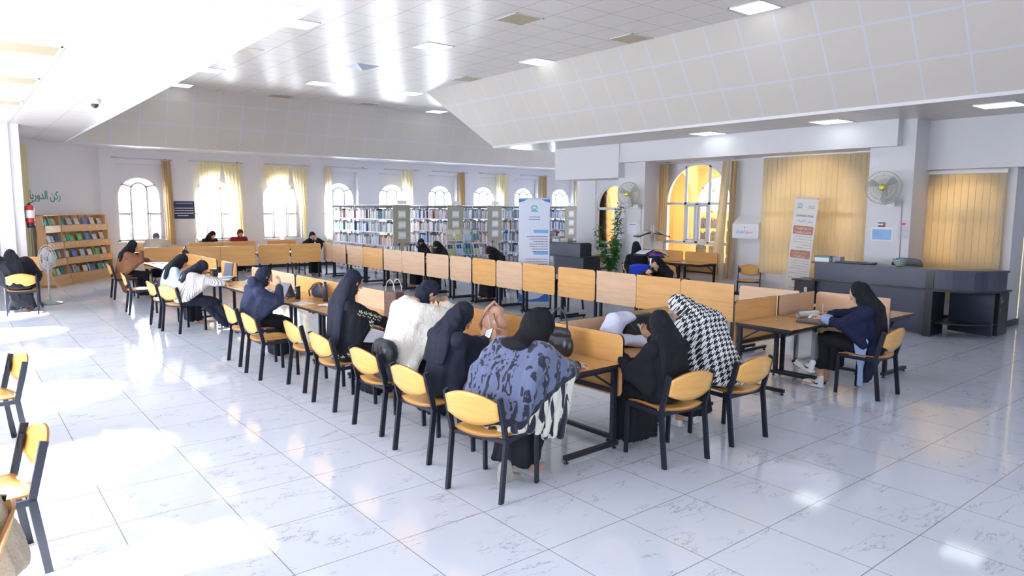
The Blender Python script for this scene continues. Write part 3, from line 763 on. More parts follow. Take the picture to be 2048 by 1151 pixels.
M_maroon = cloth('maroon_wool', (.20, .02, .035), .9)
M_ltblue = cloth('light_blue', (.55, .72, .86), .8)
M_lilac = cloth('lilac', (.35, .16, .42), .8)
M_white_c = cloth('white_cloth', (.80, .80, .84), .8)
M_shoe_w = plain('white_shoe', (.75, .76, .80), .45)
M_shoe_d = plain('dark_shoe', (.03, .03, .04), .5)
M_grey_sh = plain('grey_knit_shoe', (.38, .36, .34), .8, bump=.6, bscale=150)
def stripes_mat():
    m, nt, b = new_mat('striped_blouse'); tc = nd(nt, 'ShaderNodeTexCoord'); sp = nd(nt, 'ShaderNodeSeparateXYZ'); nt.links.new(tc.outputs['Object'], sp.inputs[0])
    f = math_(nt, 'FRACT', math_(nt, 'MULTIPLY', math_(nt, 'ARCTAN2', sp.outputs[1], math_(nt, 'SUBTRACT', sp.outputs[0], .22)), 10)); l = math_(nt, 'LESS_THAN', f, .24)
    mx = nd(nt, 'ShaderNodeMix', data_type='RGBA'); mx.inputs[6].default_value = (.80, .77, .76, 1); mx.inputs[7].default_value = (.20, .16, .18, 1)
    nt.links.new(l, mx.inputs[0]); nt.links.new(mx.outputs[2], b.inputs['Base Color']); b.inputs['Roughness'].default_value = .8
    return m
def hound_mat(rep=.058):
    m, nt, b = new_mat('houndstooth_wool'); tc = nd(nt, 'ShaderNodeTexCoord'); sp = nd(nt, 'ShaderNodeSeparateXYZ'); nt.links.new(tc.outputs['Object'], sp.inputs[0])
    k = 8/rep
    u = math_(nt, 'MULTIPLY', math_(nt, 'ADD', sp.outputs[1], math_(nt, 'MULTIPLY', sp.outputs[0], .25)), k); v = math_(nt, 'MULTIPLY', math_(nt, 'ADD', sp.outputs[2], math_(nt, 'MULTIPLY', sp.outputs[0], .8)), k)
    U = math_(nt, 'LESS_THAN', math_(nt, 'FLOORED_MODULO', u, 8), 4); V = math_(nt, 'LESS_THAN', math_(nt, 'FLOORED_MODULO', v, 8), 4)
    s = math_(nt, 'LESS_THAN', math_(nt, 'FLOORED_MODULO', math_(nt, 'ADD', u, v), 4), 2)
    mx = nd(nt, 'ShaderNodeMix', data_type='FLOAT'); nt.links.new(s, mx.inputs[0]); nt.links.new(U, mx.inputs[2]); nt.links.new(V, mx.inputs[3])
    c = nd(nt, 'ShaderNodeMix', data_type='RGBA'); c.inputs[6].default_value = (.74, .76, .80, 1); c.inputs[7].default_value = (.012, .012, .018, 1)
    nt.links.new(mx.outputs[0], c.inputs[0]); nt.links.new(c.outputs[2], b.inputs['Base Color']); b.inputs['Roughness'].default_value = .95
    return m
def shawl_mat():
    m, nt, b = new_mat('animal_print_shawl'); tc = nd(nt, 'ShaderNodeTexCoord'); vec = tc.outputs['Object']
    sp = nd(nt, 'ShaderNodeSeparateXYZ'); nt.links.new(vec, sp.inputs[0])
    mp = nd(nt, 'ShaderNodeMapping'); mp.inputs['Scale'].default_value = (27, 27, 4.2); nt.links.new(vec, mp.inputs[0])
    n = nd(nt, 'ShaderNodeTexNoise'); n.inputs['Scale'].default_value = 1; n.inputs['Detail'].default_value = 1.5; n.inputs['Distortion'].default_value = .8; nt.links.new(mp.outputs[0], n.inputs['Vector'])
    st = math_(nt, 'GREATER_THAN', n.outputs['Fac'], .55)
    vo = nd(nt, 'ShaderNodeTexVoronoi', feature='F1'); mp2 = nd(nt, 'ShaderNodeMapping'); mp2.inputs['Scale'].default_value = (14, 14, 7); nz_ = nd(nt, 'ShaderNodeTexNoise'); nz_.inputs['Scale'].default_value = 16; nt.links.new(vec, nz_.inputs['Vector']); vm_ = nd(nt, 'ShaderNodeVectorMath', operation='MULTIPLY_ADD'); nt.links.new(nz_.outputs['Color'], vm_.inputs[0]); vm_.inputs[1].default_value = (.07, .07, .07); nt.links.new(vec, vm_.inputs[2]); nt.links.new(vm_.outputs[0], mp2.inputs[0]); nt.links.new(mp2.outputs[0], vo.inputs['Vector']); vo.inputs['Scale'].default_value = 1
    rg = math_(nt, 'MULTIPLY', math_(nt, 'LESS_THAN', vo.outputs['Distance'], .42), math_(nt, 'GREATER_THAN', vo.outputs['Distance'], .2))
    side = math_(nt, 'LESS_THAN', sp.outputs[1], -.13)
    hi = math_(nt, 'GREATER_THAN', sp.outputs[2], .66)
    rg = math_(nt, 'MULTIPLY', rg, math_(nt, 'MULTIPLY', side, hi))
    st1 = math_(nt, 'MULTIPLY', st, math_(nt, 'SUBTRACT', 1, math_(nt, 'MULTIPLY', side, hi)))
    pat = math_(nt, 'MAXIMUM', rg, st1)
    blue = nd(nt, 'ShaderNodeMix', data_type='RGBA'); blue.inputs[6].default_value = (.115, .14, .25, 1); blue.inputs[7].default_value = (.015, .018, .04, 1); nt.links.new(pat, blue.inputs[0])
    mp3 = nd(nt, 'ShaderNodeMapping'); mp3.inputs['Scale'].default_value = (15, 15, 3); nt.links.new(vec, mp3.inputs[0])
    n3 = nd(nt, 'ShaderNodeTexNoise'); n3.inputs['Scale'].default_value = 1; n3.inputs['Detail'].default_value = 1; n3.inputs['Distortion'].default_value = .7; nt.links.new(mp3.outputs[0], n3.inputs['Vector'])
    zb = nd(nt, 'ShaderNodeMix', data_type='RGBA'); zb.inputs[6].default_value = (.62, .62, .55, 1); zb.inputs[7].default_value = (.012, .014, .03, 1); nt.links.new(math_(nt, 'GREATER_THAN', n3.outputs['Fac'], .53), zb.inputs[0])
    # border line: lower on the back, higher towards the right arm
    lim = math_(nt, 'ADD', .54, math_(nt, 'MULTIPLY', math_(nt, 'ADD', sp.outputs[0], .1), .52))
    z = sp.outputs[2]
    low = math_(nt, 'LESS_THAN', z, lim)
    bd = math_(nt, 'MULTIPLY', math_(nt, 'LESS_THAN', z, math_(nt, 'ADD', lim, .03)), math_(nt, 'GREATER_THAN', z, math_(nt, 'SUBTRACT', lim, .012)))
    c = nd(nt, 'ShaderNodeMix', data_type='RGBA'); nt.links.new(low, c.inputs[0]); nt.links.new(blue.outputs[2], c.inputs[6]); nt.links.new(zb.outputs[2], c.inputs[7])
    c2 = nd(nt, 'ShaderNodeMix', data_type='RGBA'); nt.links.new(bd, c2.inputs[0]); nt.links.new(c.outputs[2], c2.inputs[6]); c2.inputs[7].default_value = (.012, .016, .04, 1)
    nt.links.new(c2.outputs[2], b.inputs['Base Color']); b.inputs['Roughness'].default_value = .95; b.inputs['Sheen Weight'].default_value = .3
    return m
def hand(bm, wrist, d, pn, side, curl=.6, spread=.019, r=.0085):
    """d forearm direction, pn palm normal (fingers curl that way), side = thumb side vector"""
    w, d, pn = Vector(wrist), Vector(d).normalized(), Vector(pn); pn = (pn - d*pn.dot(d)).normalized(); sd = d.cross(pn).normalized()*side
    R = Matrix((d, sd, pn)).transposed()
    ell(bm, w + d*.045, (.048, .040, .017), R); ell(bm, w + d*.02, (.03, .028, .02), R)
    for i, (ln, of) in enumerate(((.070, .030), (.078, .010), (.072, -.010), (.056, -.029))):
        p = w + d*(.082 - .004*abs(i-1)) + sd*of*spread/.019; q = d + sd*of*2.0; q.normalize(); a = 0; pts = [p - q*.02, p]; rs = [r*1.15, r*1.1]
        for k, fr in enumerate((.45, .30, .25)):
            a += curl*(.7, 1.0, .8)[k]; q2 = (q*math.cos(a) + pn*math.sin(a)); p = p + q2*ln*fr; pts.append(p); rs.append(r*(1, .92, .8)[k])
        chain(bm, pts, rs, .7)
    p = w + d*.022 + sd*.032; q = (d*.65 + sd*.75 + pn*.25).normalized(); pts = [w + d*.015 + sd*.015, p]; rs = [.014, .012]
    for k, fr in enumerate((.035, .026)):
        q = (q + d*.35*k + pn*curl*.4).normalized(); p = p + q*fr; pts.append(p); rs.append((.0105, .009)[k])
    chain(bm, pts, rs, .7)
def person(label, x, y, rz, head, hl=None, hr=None, pole_l=None, pole_r=None, top=None, bottom=None, scarf=None, near=True, scarf_back=.16, face_yaw=0, face_pitch=.5,
           puff=0, hem=.05, knees=(.40, .50), feet=.46, spread=.10, flare=1, hood=False, grp=None, shoe=None, sleeve=0, curl=(.6, .6), palm_l=None, palm_r=None, skip_skirt=False, fold=1, shoulder_drop=0, niqab=False, tip=.0, pelvis_x=-.03, long_coat=False, twist=0, scale=1, no_scarf_drape=False, wide=1, sscale=1):
    top = top or M_black; bottom = bottom or M_black; scarf = scarf or M_black
    vox = .0048 if near else .009; cv = .010 if near else .014
    H_ = Vector(head); pel = Vector((pelvis_x, 0, .56))
    fd = Vector((math.cos(face_pitch)*math.cos(face_yaw), math.cos(face_pitch)*math.sin(face_yaw), -math.sin(face_pitch)))
    hu = (Vector((0, 0, 1)) - fd*fd.z).normalized() if abs(fd.z) < .98 else Vector((1, 0, 0)); hs = hu.cross(fd)
    R = Matrix((fd, hs, hu)).transposed()
    neck = H_ - hu*.13 - fd*.03; neck = neck.lerp(pel, .03)
    tr = (neck - pel); tl = tr.length; td = tr.normalized(); back = Vector((-td.z, 0, td.x)).normalized()
    if back.x > 0: back = -back
    mid = pel + tr*.45 + back*.045; upc = pel + tr*.80 + back*.035
    sw = .172; tw = Vector((math.sin(twist), math.cos(twist), 0))
    shL = upc + tw*sw + td*.01 - Vector((0, 0, shoulder_drop)); shR = upc - tw*sw + td*.01 - Vector((0, 0, shoulder_drop))
    hl = Vector(hl or (.34, .16, .77)); hr = Vector(hr or (.34, -.16, .77))
    elL, hl = ik(shL, hl, .265, .235, pole_l or (-.1, .45, -1)); elR, hr = ik(shR, hr, .265, .235, pole_r or (-.1, -.45, -1))
    kx, kz = knees; hip = [Vector((pel.x+.03, s*.09, .535)) for s in (1, -1)]; kn = [Vector((kx, s*spread, kz)) for s in (1, -1)]; an = [Vector((feet-.05, s*spread, .085)) for s in (1, -1)]
    # body: one continuous surface
    bm = BM()
    ell(bm, H_, (.083, .070, .100), R); ell(bm, H_ + fd*.012 - hu*.055, (.066, .052, .055), R); ell(bm, H_ - fd*.03 + hu*.01, (.07, .072, .085), R)
    chain(bm, [H_ + fd*.078 + hu*.012, H_ + fd*.096 - hu*.022], [.009, .0135]); ell(bm, H_ + fd*.074 - hu*.056, (.014, .024, .010), R); ell(bm, H_ + fd*.062 - hu*.088, (.018, .022, .016), R)
    for s in (1, -1): ell(bm, H_ + hs*s*.072 - fd*.005 - hu*.005, (.018, .008, .028), R); ell(bm, H_ + fd*.066 + hs*s*.030 + hu*.014, (.012, .018, .008), R)
    chain(bm, [H_ - hu*.07 - fd*.02, neck, upc], [.05, .048, (.085, .12, .06)])
    chain(bm, [pel, mid, upc], [(.115, .15, .10), (.10, .125, .10), (.095, .145, .08)], .35)
    for sh, el, hd, s, cu, pm in ((shL, elL, hl, 1, curl[0], palm_l), (shR, elR, hr, -1, curl[1], palm_r)):
        chain(bm, [upc, sh], [.07, .052]); chain(bm, [sh, el], [.050, .038]); fdv = (hd-el).normalized(); chain(bm, [el, hd], [.037, .024])
        hand(bm, hd, fdv, pm or (0, 0, -1), s*(1 if (pm is None) else 1), cu)
    for h_, k_, a_ in zip(hip, kn, an):
        chain(bm, [h_, k_], [.085, .058]); chain(bm, [k_, a_], [.055, .036]); chain(bm, [a_, a_ + Vector((.05, 0, -.045)), a_ + Vector((.16, 0, -.06))], [.034, .034, .024])
    body = blob('person', bm, M_skin, None, vox, 2)
    body.location = (x, y, 0); body.rotation_euler = (0, 0, rz)
    tag(body, label, 'person', grp)
    # top garment
    p_ = .022 + puff
    bm = BM()
    zb = Vector((pel.x, 0, .50))
    chain(bm, [Vector((pel.x-.01, 0, .53)), mid, upc + back*puff*.5], [(.135+puff, .175+puff, .07), (.115+puff, .145+puff, .10), (.105+puff*.8, .165+puff, .085)], .35)
    chain(bm, [upc, neck - td*.02], [(.09, .12, .06), (.062, .066, .04)])
    for sh, el, hd in ((shL, elL, hl), (shR, elR, hr)):
        chain(bm, [upc, sh], [.08+puff*.6, .066+puff*.7]); chain(bm, [sh, el], [.073+puff*.8, .064+puff*.8+sleeve*.5]); w2 = el.lerp(hd, .86); chain(bm, [el, w2], [.062+puff*.8+sleeve*.5, .043+puff*.5+sleeve])
    if wide:
        for sh, el, s in ((shL, elL, 1), (shR, elR, -1)):
            for k in range(4):
                t = .25+.25*k; p0 = sh.lerp(el, t); p1_ = Vector((pel.x+.02, s*(.15+.03*wide), .57)).lerp(mid, .35*(1-t)); chain(bm, [p0, p0.lerp(p1_, .5), p1_], [.065*wide, .06*wide, .06], .45)
    if long_coat:
        chain(bm, [Vector((pel.x, 0, .53)), Vector((pel.x+.12, 0, .50))], [(.14, .19, .06), (.12, .19, .07)], .35)
        chain(bm, [Vector((pel.x-.06, 0, .50)), Vector((pel.x+.02, 0, .16))], [(.08, .19, .05), (.03, .2, .04)], .35)
    blob('top_garment', bm, top, body, cv, 4, (.018*fold+puff*.12, 7, 3.2, len(label) % 7, None, None, .004 if puff else 0))
    # skirt
    if not skip_skirt:
        bm = BM()
        for h_, k_ in zip(hip, kn): chain(bm, [h_, k_], [(.11, .095, .10), (.075, .075, .075)], .4)
        chain(bm, [(pel.x, 0, .53), (kx-.02, 0, kz-.01)], [(.13, .17, .09), (.07, .12, .065)], .35)
        fz = hem + .03
        for i in range(7):
            t = i/6; yy = (-1+2*t)
            chain(bm, [(kx-.0, yy*spread*1.05, kz-.02), (feet-.06, yy*(spread*1.25*flare), fz)], [(.065, .05, .06), (.075*flare, .05, .03)], .5)
            chain(bm, [(kx-.14, yy*spread*1.0, kz-.04), (feet-.17, yy*(spread*1.2*flare), fz)], [(.06, .05, .05), (.065*flare, .05, .03)], .5)
        blob('skirt', bm, bottom, body, cv, 3, (.034*fold, 13, 1.1, len(label) % 5, .05, .55))
    # scarf
    if scarf != 'none':
        bm = BM(); fo = .0 if niqab else -.030
        ell(bm, H_ + fd*(fo-.005-(sscale-1)*.1) + hu*.014, (.104*sscale, .092*sscale, .118*sscale), R); ell(bm, H_ - fd*.045 - hu*.03, (.088*sscale, .09*sscale, .105*sscale), R)
        if niqab: ell(bm, H_ + fd*.048 - hu*.058, (.070, .074, .066), R)
        else: ell(bm, H_ - hu*.085 + fd*.0, (.078, .080, .055), R)
        if not no_scarf_drape:
            chain(bm, [H_ - hu*.07 - fd*.03, neck - td*.0, upc + td*.02], [(.095, .095, .07), (.090, .105, .06), (.125+puff*.6, .175+puff*.6, .06)], .35)
            bb = back if back.length else Vector((-1, 0, 0))
            for yy in (-.05, 0, .05):
                b0 = H_ - fd*.075 + hs*yy*.6 - hu*.02; b1 = upc + back*(.07+puff) + Vector((0, yy*1.5, 0)) + td*.01; b2 = b1 - td*scarf_back + back*.015
                chain(bm, [b0, b1, b2], [(.05, .07, .06), (.042, .085, .05), (.024, .08, .03)], .4)
            if niqab:
                for yy in (-.06, 0, .06): chain(bm, [H_ + fd*.05 - hu*.08 + hs*yy, upc - back*.10 + Vector((.03, yy*1.3, .02))], [.035, .03], .45)
        so_ = blob('headscarf', bm, scarf, body, cv*.85, 4, (.015*fold, 12, 4, (len(label)+2) % 6))
        if niqab:
            bm = BM(); ell(bm, H_ + fd*.075 + hu*.018, (.034, .058, .013), R); obj('eye_opening', bm, M_skin, body)
            for s in (1, -1): pass
            bm = BM()
            for s in (1, -1): ell(bm, H_ + fd*.104 + hu*.018 + hs*s*.028, (.008, .013, .006), R)
            obj('eyes', bm, M_shoe_d, body)
    if shoe:
        for s, a_ in zip((1, -1), an):
            bm = BM(); q = a_ + Vector((.06, 0, -.045)); ell(bm, q + Vector((-.03, 0, .0)), (.06, .042, .05)); ell(bm, q + Vector((.05, 0, -.008)), (.09, .042, .034)); box(bm, q.x-.10, q.x+.13, q.y-.04, q.y+.04, 0.001, .018, .008)
            blob('shoe', bm, shoe, body, .008, 2)
    if scale != 1: body.scale = (scale,)*3
    return body, dict(H=H_, fd=fd, hu=hu, hs=hs, R=R, up=upc, back=back, td=td, hl=hl, hr=hr, elL=elL, elR=elR, shL=shL, shR=shR, pel=pel, mid=mid, neck=neck)
PG = 'women studying'
# front row, facing +x
p1, q1 = person('person bent low over the desk in a grey-blue animal-print shawl and black hood', 3.06, 3.92, .30, (.40, -.07, 1.06), (.60, .30, .80), (.62, -.28, .80), top=M_navyblk, bottom=M_black, face_pitch=1.0, face_yaw=-.1,
                grp=None, scarf=cloth('black_knit_hood', (.014, .014, .018), .95, .6, 260), scarf_back=.04, puff=.02, hem=.10, feet=.30, shoe=None, sscale=1.36, no_scarf_drape=True)
bm = BM(); n_ = q1['neck']; chain(bm, [q1['H'] - q1['fd']*.06 - q1['hu']*.03, n_ + Vector((-.05, 0, .0)), q1['up'] + q1['back']*.10 + Vector((0, 0, .05))], [(.11, .12, .10), (.10, .13, .08), (.06, .13, .05)], .4); blob('hood_neck', bm, bpy.data.materials['black_knit_hood'], p1, .01, 4, (.012, 9, 4, 2))
# the shawl
bm = BM(); u_, b_, t_ = q1['up'], q1['back'], q1['td']
for yy in [i*.05-.25 for i in range(11)]:
    e = abs(yy)/.25; zb = .50 + .10*e - (.10 if yy < -.05 else 0); a = q1['neck'] + Vector((-.03, yy*.35, -.02)); s = u_ + b_*.07 + Vector((0, yy*.95, -.03*e)); m_ = q1['mid'] + b_*.085 + Vector((0, yy*1.0, 0)); lo = Vector((q1['pel'].x-.13+.05*e, yy*1.0, zb))
    chain(bm, [a, s, m_, lo], [.05, .052, .05, .045], .5)
for sh, el, hd, s in ((q1['shL'], q1['elL'], q1['hl'], 1), (q1['shR'], q1['elR'], q1['hr'], -1)):
    chain(bm, [u_, sh, el], [.12, .12, .105], .4); chain(bm, [el, el.lerp(hd, .55)], [.105, .08], .4)
    for k in range(6):
        t = k/5; a_ = sh.lerp(el, t) + Vector((0, s*.02, 0)); b_2 = Vector((q1['pel'].x-.10, s*.25, .50)).lerp(Vector((el.x-.05, s*.30, .52 if s > 0 else .33)), t)
        chain(bm, [a_, a_.lerp(b_2, .5), b_2], [.07, .06, .04], .4)
    for k in range(6):
        t = k/5; p = sh.lerp(el, t) if t < .8 else el; lo = Vector((p.x-.02 + .05*(1-t), s*(.24+.05*t), .56 - (.22 if s < 0 else 0) + .12*t))
        chain(bm, [p + Vector((0, s*.03, 0)), lo], [.08, .03], .4)
blob('shawl', bm, shawl_mat(), p1, .010, 4, (.022, 8, 2.2, 3))
# one foot tucked back under the chair
bm = BM(); chain(bm, [(-.06, -.08, .17), (-.03, -.08, .07), (.10, -.08, .035)], [.045, .045, .03], .4); ell(bm, (-.10, -.08, .11), (.03, .045, .10)); sh_ = blob('shoe', bm, M_grey_sh, p1, .008, 3)

p2, q2 = person('person in a black abaya and long black headscarf reading a phone', 3.13, 4.80, 0.02, (.22, .02, 1.09), (.44, .20, .80), (.47, .04, .86), top=M_navyblk, bottom=M_black, scarf=M_navyblk, face_pitch=.85, grp=None, sleeve=.01, scarf_back=.20, palm_r=(.2, .3, 1), pole_r=(.1, -1, -.35), curl=(.5, .6))
bm = BM(); chain(bm, [(.10, -.20, .56), (.16, -.21, .44)], [.05, .03]); blob('lining', bm, M_lilac, p2, .01, 2)
p3, q3 = person('person in a fluffy white fur coat, hand to her forehead', 3.20, 5.62, 0.0, (.37, .10, 1.19), (.40, .28, .80), (.52, .03, 1.07), top=M_fur, bottom=M_black, scarf=M_navyblk, face_pitch=.9, face_yaw=-.2, puff=.055, pole_r=(.1, -.9, -.6), palm_r=(-1, 0, .2), grp=None, no_scarf_drape=True, curl=(.6, .9))
bm = BM(); chain(bm, [q3['neck'] + Vector((-.09, -.09, -.02)), q3['neck'] + Vector((-.13, 0, .0)), q3['neck'] + Vector((-.09, .10, -.02))], [.065, .08, .065]); blob('fur_hood', bm, M_fur, p3, .01, 3, (.015, 14, 9, 2, None, None, .004))
p4, q4 = person('person in a black abaya with pale embroidered leaves on sleeves and hem', 3.08, 6.57, 0.0, (.13, .02, 1.245), (.48, .20, .78), (.46, -.14, .79), top=M_black, bottom=M_black, scarf=M_navyblk, face_pitch=.45, scarf_back=.38, sleeve=.02, grp=None, hem=.06)
from mathutils.bvhtree import BVHTree
def embroider(root, kid, anchors, size, mat, name='embroidery'):
    g_ = [c for c in root.children if c.name.startswith(kid)][0]; bv = BVHTree.FromPolygons([v.co for v in g_.data.vertices], [p.vertices for p in g_.data.polygons])
    bm = BM()
    for p, d in anchors:
        co, no, _, _ = bv.find_nearest(Vector(p)); d = Vector(d); d = (d - no*d.dot(no)).normalized(); s = no.cross(d)
        for k, (a, l) in enumerate(((0, 1), (.7, .85), (-.7, .85), (.7, .6), (-.7, .6))):
            q = d*math.cos(a) + s*math.sin(a); o_ = co + d*size*(.0, .0, .0, -.5, -.5)[k] ; w = q.cross(no)*size*.16
            for i_, c in enumerate([0]): 
                P = [o_ + q*size*.15, o_ + q*size*.55*l + w, o_ + q*size*l, o_ + q*size*.55*l - w]; vs = []
                for x in P: c2, n2, _, _ = bv.find_nearest(x); vs.append(bm.verts.new(c2 + n2*.003))
                bm.faces.new(vs)
    return obj(name, bm, mat, root, fix=False)
M_emb = plain('embroidery_thread', (.48, .50, .38), .7)
an_ = []
for k in range(13): yy = -.22+.036*k; an_.append(((-.19 if abs(yy) < .15 else -.12, yy, .47 - .05*(k % 2) + .10*max(0, -yy)), (0, .1, 1)))
for k in range(5): t_ = k/4; e_ = q4['shR'].lerp(q4['elR'], .55+.1*t_); an_.append((e_ + Vector((-.06+.05*k, -.08, -.06*t_)), (.5, 0, .8)))
for k in range(4): an_.append((q4['elR'] + Vector((-.03+.02*k, -.08, -.06-.055*k)), (0, 0, 1)))
embroider(p4, 'top_garment', an_, .052, M_emb)
p5, q5 = person('person in a navy hoodie with black headscarf, fingers at her temple', 3.0, 9.14, 0.0, (.20, .02, 1.10), (.42, .22, .77), (.335, -.09, .985), top=M_hood, bottom=M_black, scarf=M_navyblk, face_pitch=.5, face_yaw=-.15, pole_r=(.9, -.5, -.9), palm_r=(-1, .2, .1), grp=None, puff=.012, no_scarf_drape=True, curl=(.6, .45))
bm = BM(); n_ = q5['neck']; chain(bm, [n_ + Vector((-.02, -.12, -.03)), n_ + Vector((-.12, -.06, -.06)), n_ + Vector((-.16, 0, -.12)), n_ + Vector((-.12, .06, -.06)), n_ + Vector((-.02, .12, -.03))], [.035, .045, .04, .045, .035]); ell(bm, n_, (.09, .09, .07)); ell(bm, n_+Vector((-.07, 0, .05)), (.075, .08, .08)); blob('hood', bm, M_hood, p5, .01, 3, (.01, 9, 5, 1))
p6, q6 = person('person in a thin-striped cream blouse with black headscarf tails', 2.88, 11.93, -.1, (.28, .10, 1.0), (.62, .3, .76), (.6, -.2, .76), top=stripes_mat(), bottom=M_navyblk, scarf=M_navyblk, face_pitch=.9, puff=.02, grp=None, scarf_back=.12, knees=(.42, .46), feet=.75, flare=1.2)
p7, q7 = person('person in a light blue top with black headscarf, hidden behind the striped blouse', 2.83, 12.75, 0, (.25, .15, 1.06), top=M_ltblue, bottom=M_black, scarf=M_black, face_pitch=.8, near=False, puff=.01, grp=None)
p8, q8 = person('person in a brown woollen jacket with black headscarf, head propped on hand', 2.90, 17.1, 0.0, (.20, -.05, 1.13), (.58, .1, .78), (.33, -.14, 1.02), top=M_brownj, bottom=M_black, scarf=M_black, near=False, face_pitch=.5, pole_r=(.3, -.6, -.9), palm_r=(-1, .2, .1), puff=.02, grp=None, long_coat=True)
M_hound = hound_mat()
# cross desks
p18, q18 = person('person in a plain black abaya with a blue ribbon at the headscarf, holding a phone', 4.46, 3.56, PI/2-.12, (.16, -.08, 1.05), (.36, .14, .77), (.39, -.20, .90), top=M_black, bottom=M_black, scarf=M_black, face_pitch=.55, grp=None, scarf_back=.26, sleeve=.015, palm_r=(.2, .3, 1), face_yaw=-.4, flare=1.1)
bm = BM(); tube(bm, [q18['H'] + q18['R'] @ Vector((-.10, s*.05, -.055 - .012*(1-abs(s)))) for s in (-1, -.5, 0, .5, 1)], .005, 6); obj('ribbon', bm, plain('ribbon_blue', (.02, .04, .75), .4), p18)
p19, q19 = person('person wrapped in a black-and-white houndstooth coat, hood up, leaning over', 5.28, 3.60, PI/2-.05, (.40, .10, 1.10), (.55, .28, .80), (.5, -.15, .80), top=M_hound, bottom=M_black, scarf=M_hound, face_pitch=1.05, face_yaw=.2, puff=.07, grp=None, scarf_back=.02, shoe=M_shoe_w, feet=.40, hem=.12)
for c_ in p19.children:
    if c_.name.startswith('headscarf'): c_.name = 'coat_hood'
p20, q20 = person('person in a navy cardigan with pale blue stripe, writing at an open binder', 7.80, 3.44, PI/2+.15, (.13, .02, 1.10), (.42, .20, .82), (.44, .02, .84), top=M_navy, bottom=M_black, scarf=M_black, face_pitch=.6, grp=None, scarf_back=.30, shoe=None, knees=(.46, .56), feet=.50, hem=.22, long_coat=True, palm_r=(0, .5, -1), puff=.012)
# legs crossed: one sneaker on the floor, one raised
M_swoosh = plain('shoe_mark_black', (.01, .01, .02), .4)
for loc, rz_, tl, nm in (((.48, .10, .0), 1.35, 0, 'shoe'), ((.56, .22, .20), 1.25, .25, 'shoe')):
    bm = BM(); ell(bm, (-.02, 0, .055), (.055, .042, .05)); ell(bm, (.08, 0, .045), (.10, .044, .036)); chain(bm, [(-.03, 0, .06), (-.04, 0, .12)], [.038, .036]); box(bm, -.08, .17, -.042, .042, .004, .03, .01)
    s_ = blob('shoe', bm, M_shoe_w, p20, .007, 2); s_.location = loc; s_.rotation_euler = (0, -tl, rz_-PI/2)
    bm = BM(); prism(bm, [(-.035, .055), (-.02, .04), (.0, .042), (.06, .075), (.0, .054), (-.015, .053), (-.03, .06)], (0, .041, 0), (1, 0, 0), (0, 0, 1), (0, .004, 0)); obj('shoe_mark', bm, M_swoosh, s_)
bm = BM(); prism(bm, [(-.06, .62), (.02, .70), (.10, .66), (.07, .5), (.03, .32), (.03, .12), (-.03, .12), (-.02, .35)], (0, .20, 0), (1, 0, 0), (0, 0, 1), (0, .012, 0)); 
bmesh.ops.recalc_face_normals(bm, faces=bm.faces[:]); obj('side_stripe', bm, plain('pale_blue_cloth', (.28, .38, .62), .9), p20)
h_ = q20['hl']; bm = BM(); chain(bm, [q20['elL'].lerp(h_, .70), q20['elL'].lerp(h_, .88)], [.062, .058]); blob('cuff', bm, bpy.data.materials['pale_blue_cloth'], p20, .008, 2)
# left edge
p21, q21 = person('person on the far left under a very broad black cloak, seen from behind', .95, 15.75, PI/2-.05, (.18, .12, 1.06), top=M_black, bottom=M_black, scarf=M_black, face_pitch=.9, puff=.11, grp=None, scarf_back=.3, flare=1.5, sleeve=.04, long_coat=True)
p22, q22 = person('person in a ribbed beige jumper cut off by the lower left picture edge', -.04, 3.52, PI-.1, (.30, .0, 1.15), top=plain('ribbed_beige', (.42, .35, .27), .9, bump=.5, bscale=90), bottom=M_black, scarf=M_black, face_pitch=.8, puff=.05, grp=None)
# behind the back row, facing the camera side (-x)
p13, q13 = person('person in a black niqab looking up from behind the back row, eyes showing', 9.55, 15.35, PI, (.20, .0, 1.10), top=M_black, bottom=M_black, scarf=M_black, near=True, niqab=True, face_pitch=.1, face_yaw=.95, scarf_back=.25, wide=1.3)
p14, q14 = person('person in a black headscarf bent behind the small water bottle', 9.5, 14.55, PI, (.22, .05, 1.08), top=M_black, bottom=M_black, scarf=M_black, near=False, niqab=True, face_pitch=.6, face_yaw=.5, scarf_back=.25, wide=1.3)
p15, q15 = person('person in black bent far over a desk near the magazine rack', 9.5, 12.25, PI, (.36, .12, 1.06), top=M_black, bottom=M_black, scarf=M_black, near=False, niqab=True, face_pitch=.9, scarf_back=.25, flare=1.2)
p17, q17 = person('person in black headscarf pressing a hand against her face', 9.6, 7.75, PI, (.27, .06, 1.08), (.45, .2, .8), (.42, -.02, .93), top=M_black, bottom=M_black, scarf=M_black, near=True, face_pitch=.75, face_yaw=.2, palm_r=(-1, .2, .2), pole_r=(.2, -1, -.5), curl=(.6, 1.0))
p16, q16 = person('person in black sitting sideways on the blue chair by the lectern stand', 11.75, 10.2, .9, (.05, .05, 1.17), top=M_black, bottom=M_black, scarf=M_black, near=False, face_pitch=.3, scarf_back=.3)
